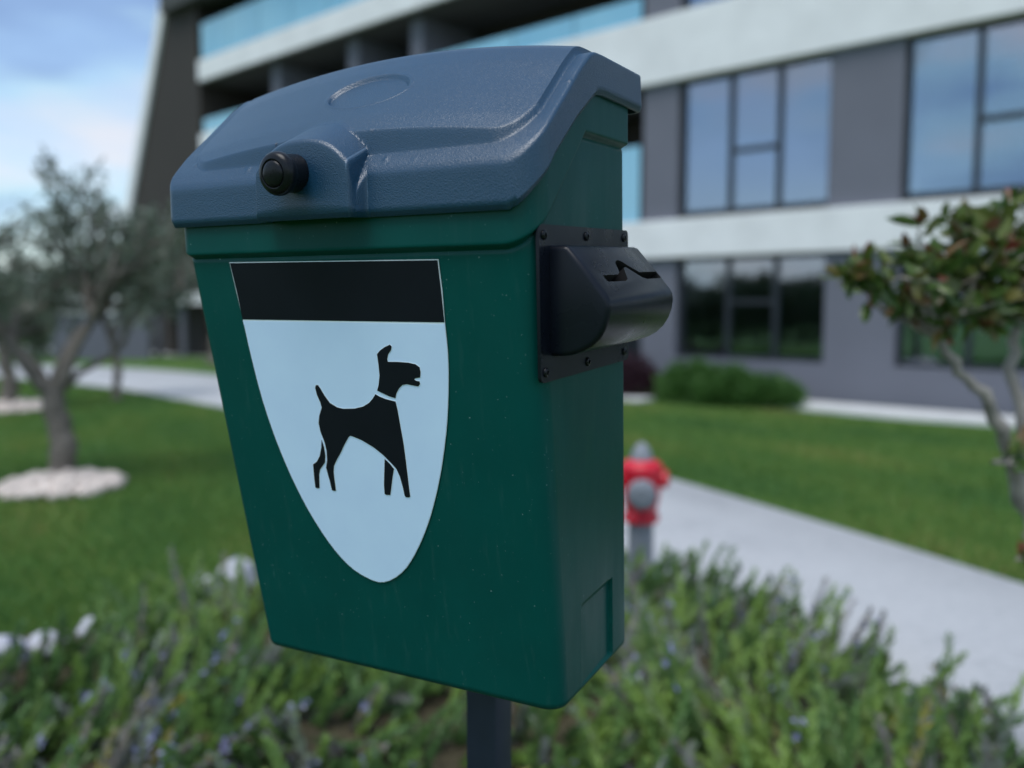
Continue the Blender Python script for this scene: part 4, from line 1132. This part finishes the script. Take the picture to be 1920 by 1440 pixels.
# ================================================================== rosemary bed
def rosemary():
    rs = np.random.default_rng(5)
    N = 3700
    X = rs.uniform(-3.1, 1.8, N * 4); Y = rs.uniform(0.55, 4.2, N * 4)
    ok = (Y < bed_far(X) + rs.normal(0, 0.05, N * 4)) & (X < near_x(Y) - 0.10) & (np.abs(X) < 1.1 * Y + 1.4)
    ok &= ~((np.hypot(X - 0.655, Y - 4.40) < 0.2) | (np.hypot(X - POST[0], Y - POST[1]) < 0.06))
    X, Y = X[ok][:N], Y[ok][:N]
    N = len(X)
    # plants lie in loose drifts: colour and height vary slowly over the bed
    f1 = np.sin(2.3 * X + 1.1 * Y + 0.4) * np.sin(1.7 * Y - 0.8 * X + 1.0)
    f2 = np.sin(5.1 * X - 3.0 * Y + 2.0) * np.sin(4.3 * Y + 2.2 * X)
    f3 = np.sin(1.3 * X + 2.9) * np.sin(3.1 * Y + 1.2)
    z0 = mound(X, Y) * 0.62
    ln = (0.185 + 0.04 * f1 + 0.03 * f2) * rs.uniform(0.7, 1.3, N)
    # lean: a prevailing lean to the right/front with swirl
    a = 2.2 * f1 + 1.2 * f2 + rs.normal(0, 0.7, N)
    tilt = np.clip(rs.normal(0.85, 0.25, N), 0.15, 1.4)
    D0 = np.stack([np.cos(a) * np.sin(tilt), np.sin(a) * np.sin(tilt), np.cos(tilt)], 1)
    bend = np.stack([rs.normal(0, .4, N), rs.normal(0, .4, N), rs.uniform(-0.4, 1.0, N)], 1)
    K = 88
    tpar = np.linspace(0.08, 1.0, K)
    P0 = np.stack([X, Y, z0], 1)
    cen = P0[:, None] + ln[:, None, None] * (D0[:, None] * tpar[None, :, None] + 0.5 * bend[:, None] * tpar[None, :, None] ** 2)
    tan = D0[:, None] + bend[:, None] * tpar[None, :, None]
    tan /= np.linalg.norm(tan, axis=2, keepdims=True)
    ref = rs.normal(size=(N, 1, 3)); A1 = np.cross(tan, ref); A1 /= np.linalg.norm(A1, axis=2, keepdims=True); B1 = np.cross(tan, A1)
    ph_ = (np.arange(K) * 2.4)[None, :, None] + rs.uniform(0, 6.28, (N, 1, 1))
    out = A1 * np.cos(ph_) + B1 * np.sin(ph_)
    nd = out * 0.50 + tan * 0.90 + rs.normal(0, 0.12, (N, K, 3))
    nl = 0.037 * (1.15 - 0.5 * tpar[None] ** 3) * rs.uniform(0.75, 1.25, (N, K))
    kind = rs.uniform(0, 1, N)
    base = np.clip(0.35 + 0.14 * f1 + 0.10 * f3 + rs.normal(0, 0.13, N), 0.02, 0.68)
    grey = (kind < 0.20 + 0.14 * f3)
    base = np.where(grey, rs.uniform(0.78, 0.93, N), base)
    yel = (kind > 0.955) & (Y < 2.6)
    base = np.where(yel, rs.uniform(0.95, 1.0, N), base)
    tint = base[:, None] + np.where(grey | yel, 0, 1)[:, None] * (0.14 * tpar[None] - 0.05) + rs.normal(0, 0.035, (N, K))
    ro = leaf_cloud('rosemary_bed', cen.reshape(-1, 3), nd.reshape(-1, 3), nl.ravel(), np.full(N * K, 0.0088) * rs.uniform(.8, 1.3, N * K), tint.ravel(), M['rosemary'])
    tag(ro, 'dense bed of flowering rosemary sprigs in front of and around the bin post', 'rosemary', kind='stuff')
    T = Tubes()
    # woody stems
    pts = cen[:, [0, 29, 58, 87]]
    for i in range(0, N, 3):
        T.add(pts[i], [0.0028, 0.0022, 0.0016, 0.001], 4)
    T.build('stems', M['bark'], ro)
    # pale violet flowers along some of the sprigs
    fl = np.where((rs.uniform(0, 1, N) < 0.05 + 0.06 * f3) | grey & (rs.uniform(0, 1, N) < 0.22))[0]
    FP, FD, FT = [], [], []
    for i in fl:
        for j in rs.integers(44, K, rs.integers(3, 7)):
            c = cen[i, j] + out[i, j] * 0.012
            t0 = rs.beta(2, 2)
            for k in range(5):
                FP.append(c + rs.normal(0, 0.003, 3)); FD.append(out[i, j] + rs.normal(0, 0.8, 3)); FT.append(t0 + rs.normal(0, .1))
    nF = len(FP)
    leaf_cloud('flowers', np.array(FP), np.array(FD), 0.017 * rs.uniform(.7, 1.3, nF), 0.012 * rs.uniform(.7, 1.3, nF), np.array(FT), M['flower'], ro)
rosemary()

# ================================================================== grass blades on the nearer lawn
def lawn_grass():
    rs = np.random.default_rng(9)
    n = 520000
    Y = 3.2 + 13.5 * rs.uniform(0, 1, n) ** 1.5
    qq = rs.uniform(-1, 1, n); X = 1.25 * qq * (0.72 + 0.28 * np.abs(qq) ** 3) * Y
    fx = np.interp(Y, [p[1] for p in FAR], [p[0] for p in FAR]); nxx = near_x(Y)
    s_ = (X - A0[0]) * DN[0] + (Y - A0[1]) * DN[1]
    bare = np.sin(3 * X + Y) * np.sin(2.2 * Y - X) 
    ok = ((X > fx + 0.02) | (X < nxx - 0.02)) & (s_ > 1.3)
    ok &= ~((X < near_x(Y)) & (Y < bed_far(X) + 0.42 + 0.12 * bare))
    ok &= ~(np.hypot(X + 3.42, Y - 6.60) < 0.42) & ~(np.hypot(X + 6.75, Y - 11.75) < 0.58)
    X, Y = X[ok], Y[ok]; n = len(X)
    f = np.sin(1.9 * X + 0.7 * Y) * np.sin(1.1 * Y - 1.3 * X) + 0.5 * np.sin(5 * X + 3 * Y)
    P = np.stack([X, Y, np.zeros(n)], 1)
    D = np.stack([rs.normal(0, .45, n), rs.normal(0, .45, n), np.ones(n)], 1)
    tint = np.clip(0.45 + 0.20 * f + 0.12 * np.sin(0.9 * X + 2.1 * Y) + rs.normal(0, 0.2, n), 0, 1)
    o = leaf_cloud('grass', P, D, (0.042 + 0.008 * f) * rs.uniform(.6, 1.3, n), 0.0055 + 0.0006 * Y, tint, M['grass'], None, 'blade')
    tag(o, 'short green lawn grass on both sides of the path', 'grass', kind='stuff')
lawn_grass()

# ================================================================== far trees on the horizon
def far_wood():
    rs = np.random.default_rng(21)
    V = []
    P, D, Tn = [], [], []
    for k in range(70):
        az = R_(-128) + R_(118) * k / 69 + rs.normal(0, 0.01)
        d = rs.uniform(46, 66)
        c = np.array([d * math.sin(az), d * math.cos(az), 0.0])
        h = rs.uniform(1.6, 3.4); w = rs.uniform(1.8, 3.6)
        m_ = 420
        q = rs.normal(0, 1, (m_, 3)); q /= np.linalg.norm(q, axis=1, keepdims=True); q *= rs.uniform(0.5, 1, (m_, 1)) ** .5
        P.append(c + q * [w, w, h * .55] + [0, 0, h * .5]); D.append(q + rs.normal(0, .5, (m_, 3))); Tn.append(rs.beta(2, 2, m_))
    P = np.concatenate(P); n = len(P)
    P[:, 2] = np.maximum(P[:, 2], 0.0)
    o = leaf_cloud('distant_trees', P, np.concatenate(D), 0.75 * rs.uniform(.7, 1.3, n), 0.5 * rs.uniform(.7, 1.3, n), np.concatenate(Tn), M['darkleaf'])
    tag(o, 'dark green line of distant trees on the horizon at left', 'trees', kind='stuff')
far_wood()
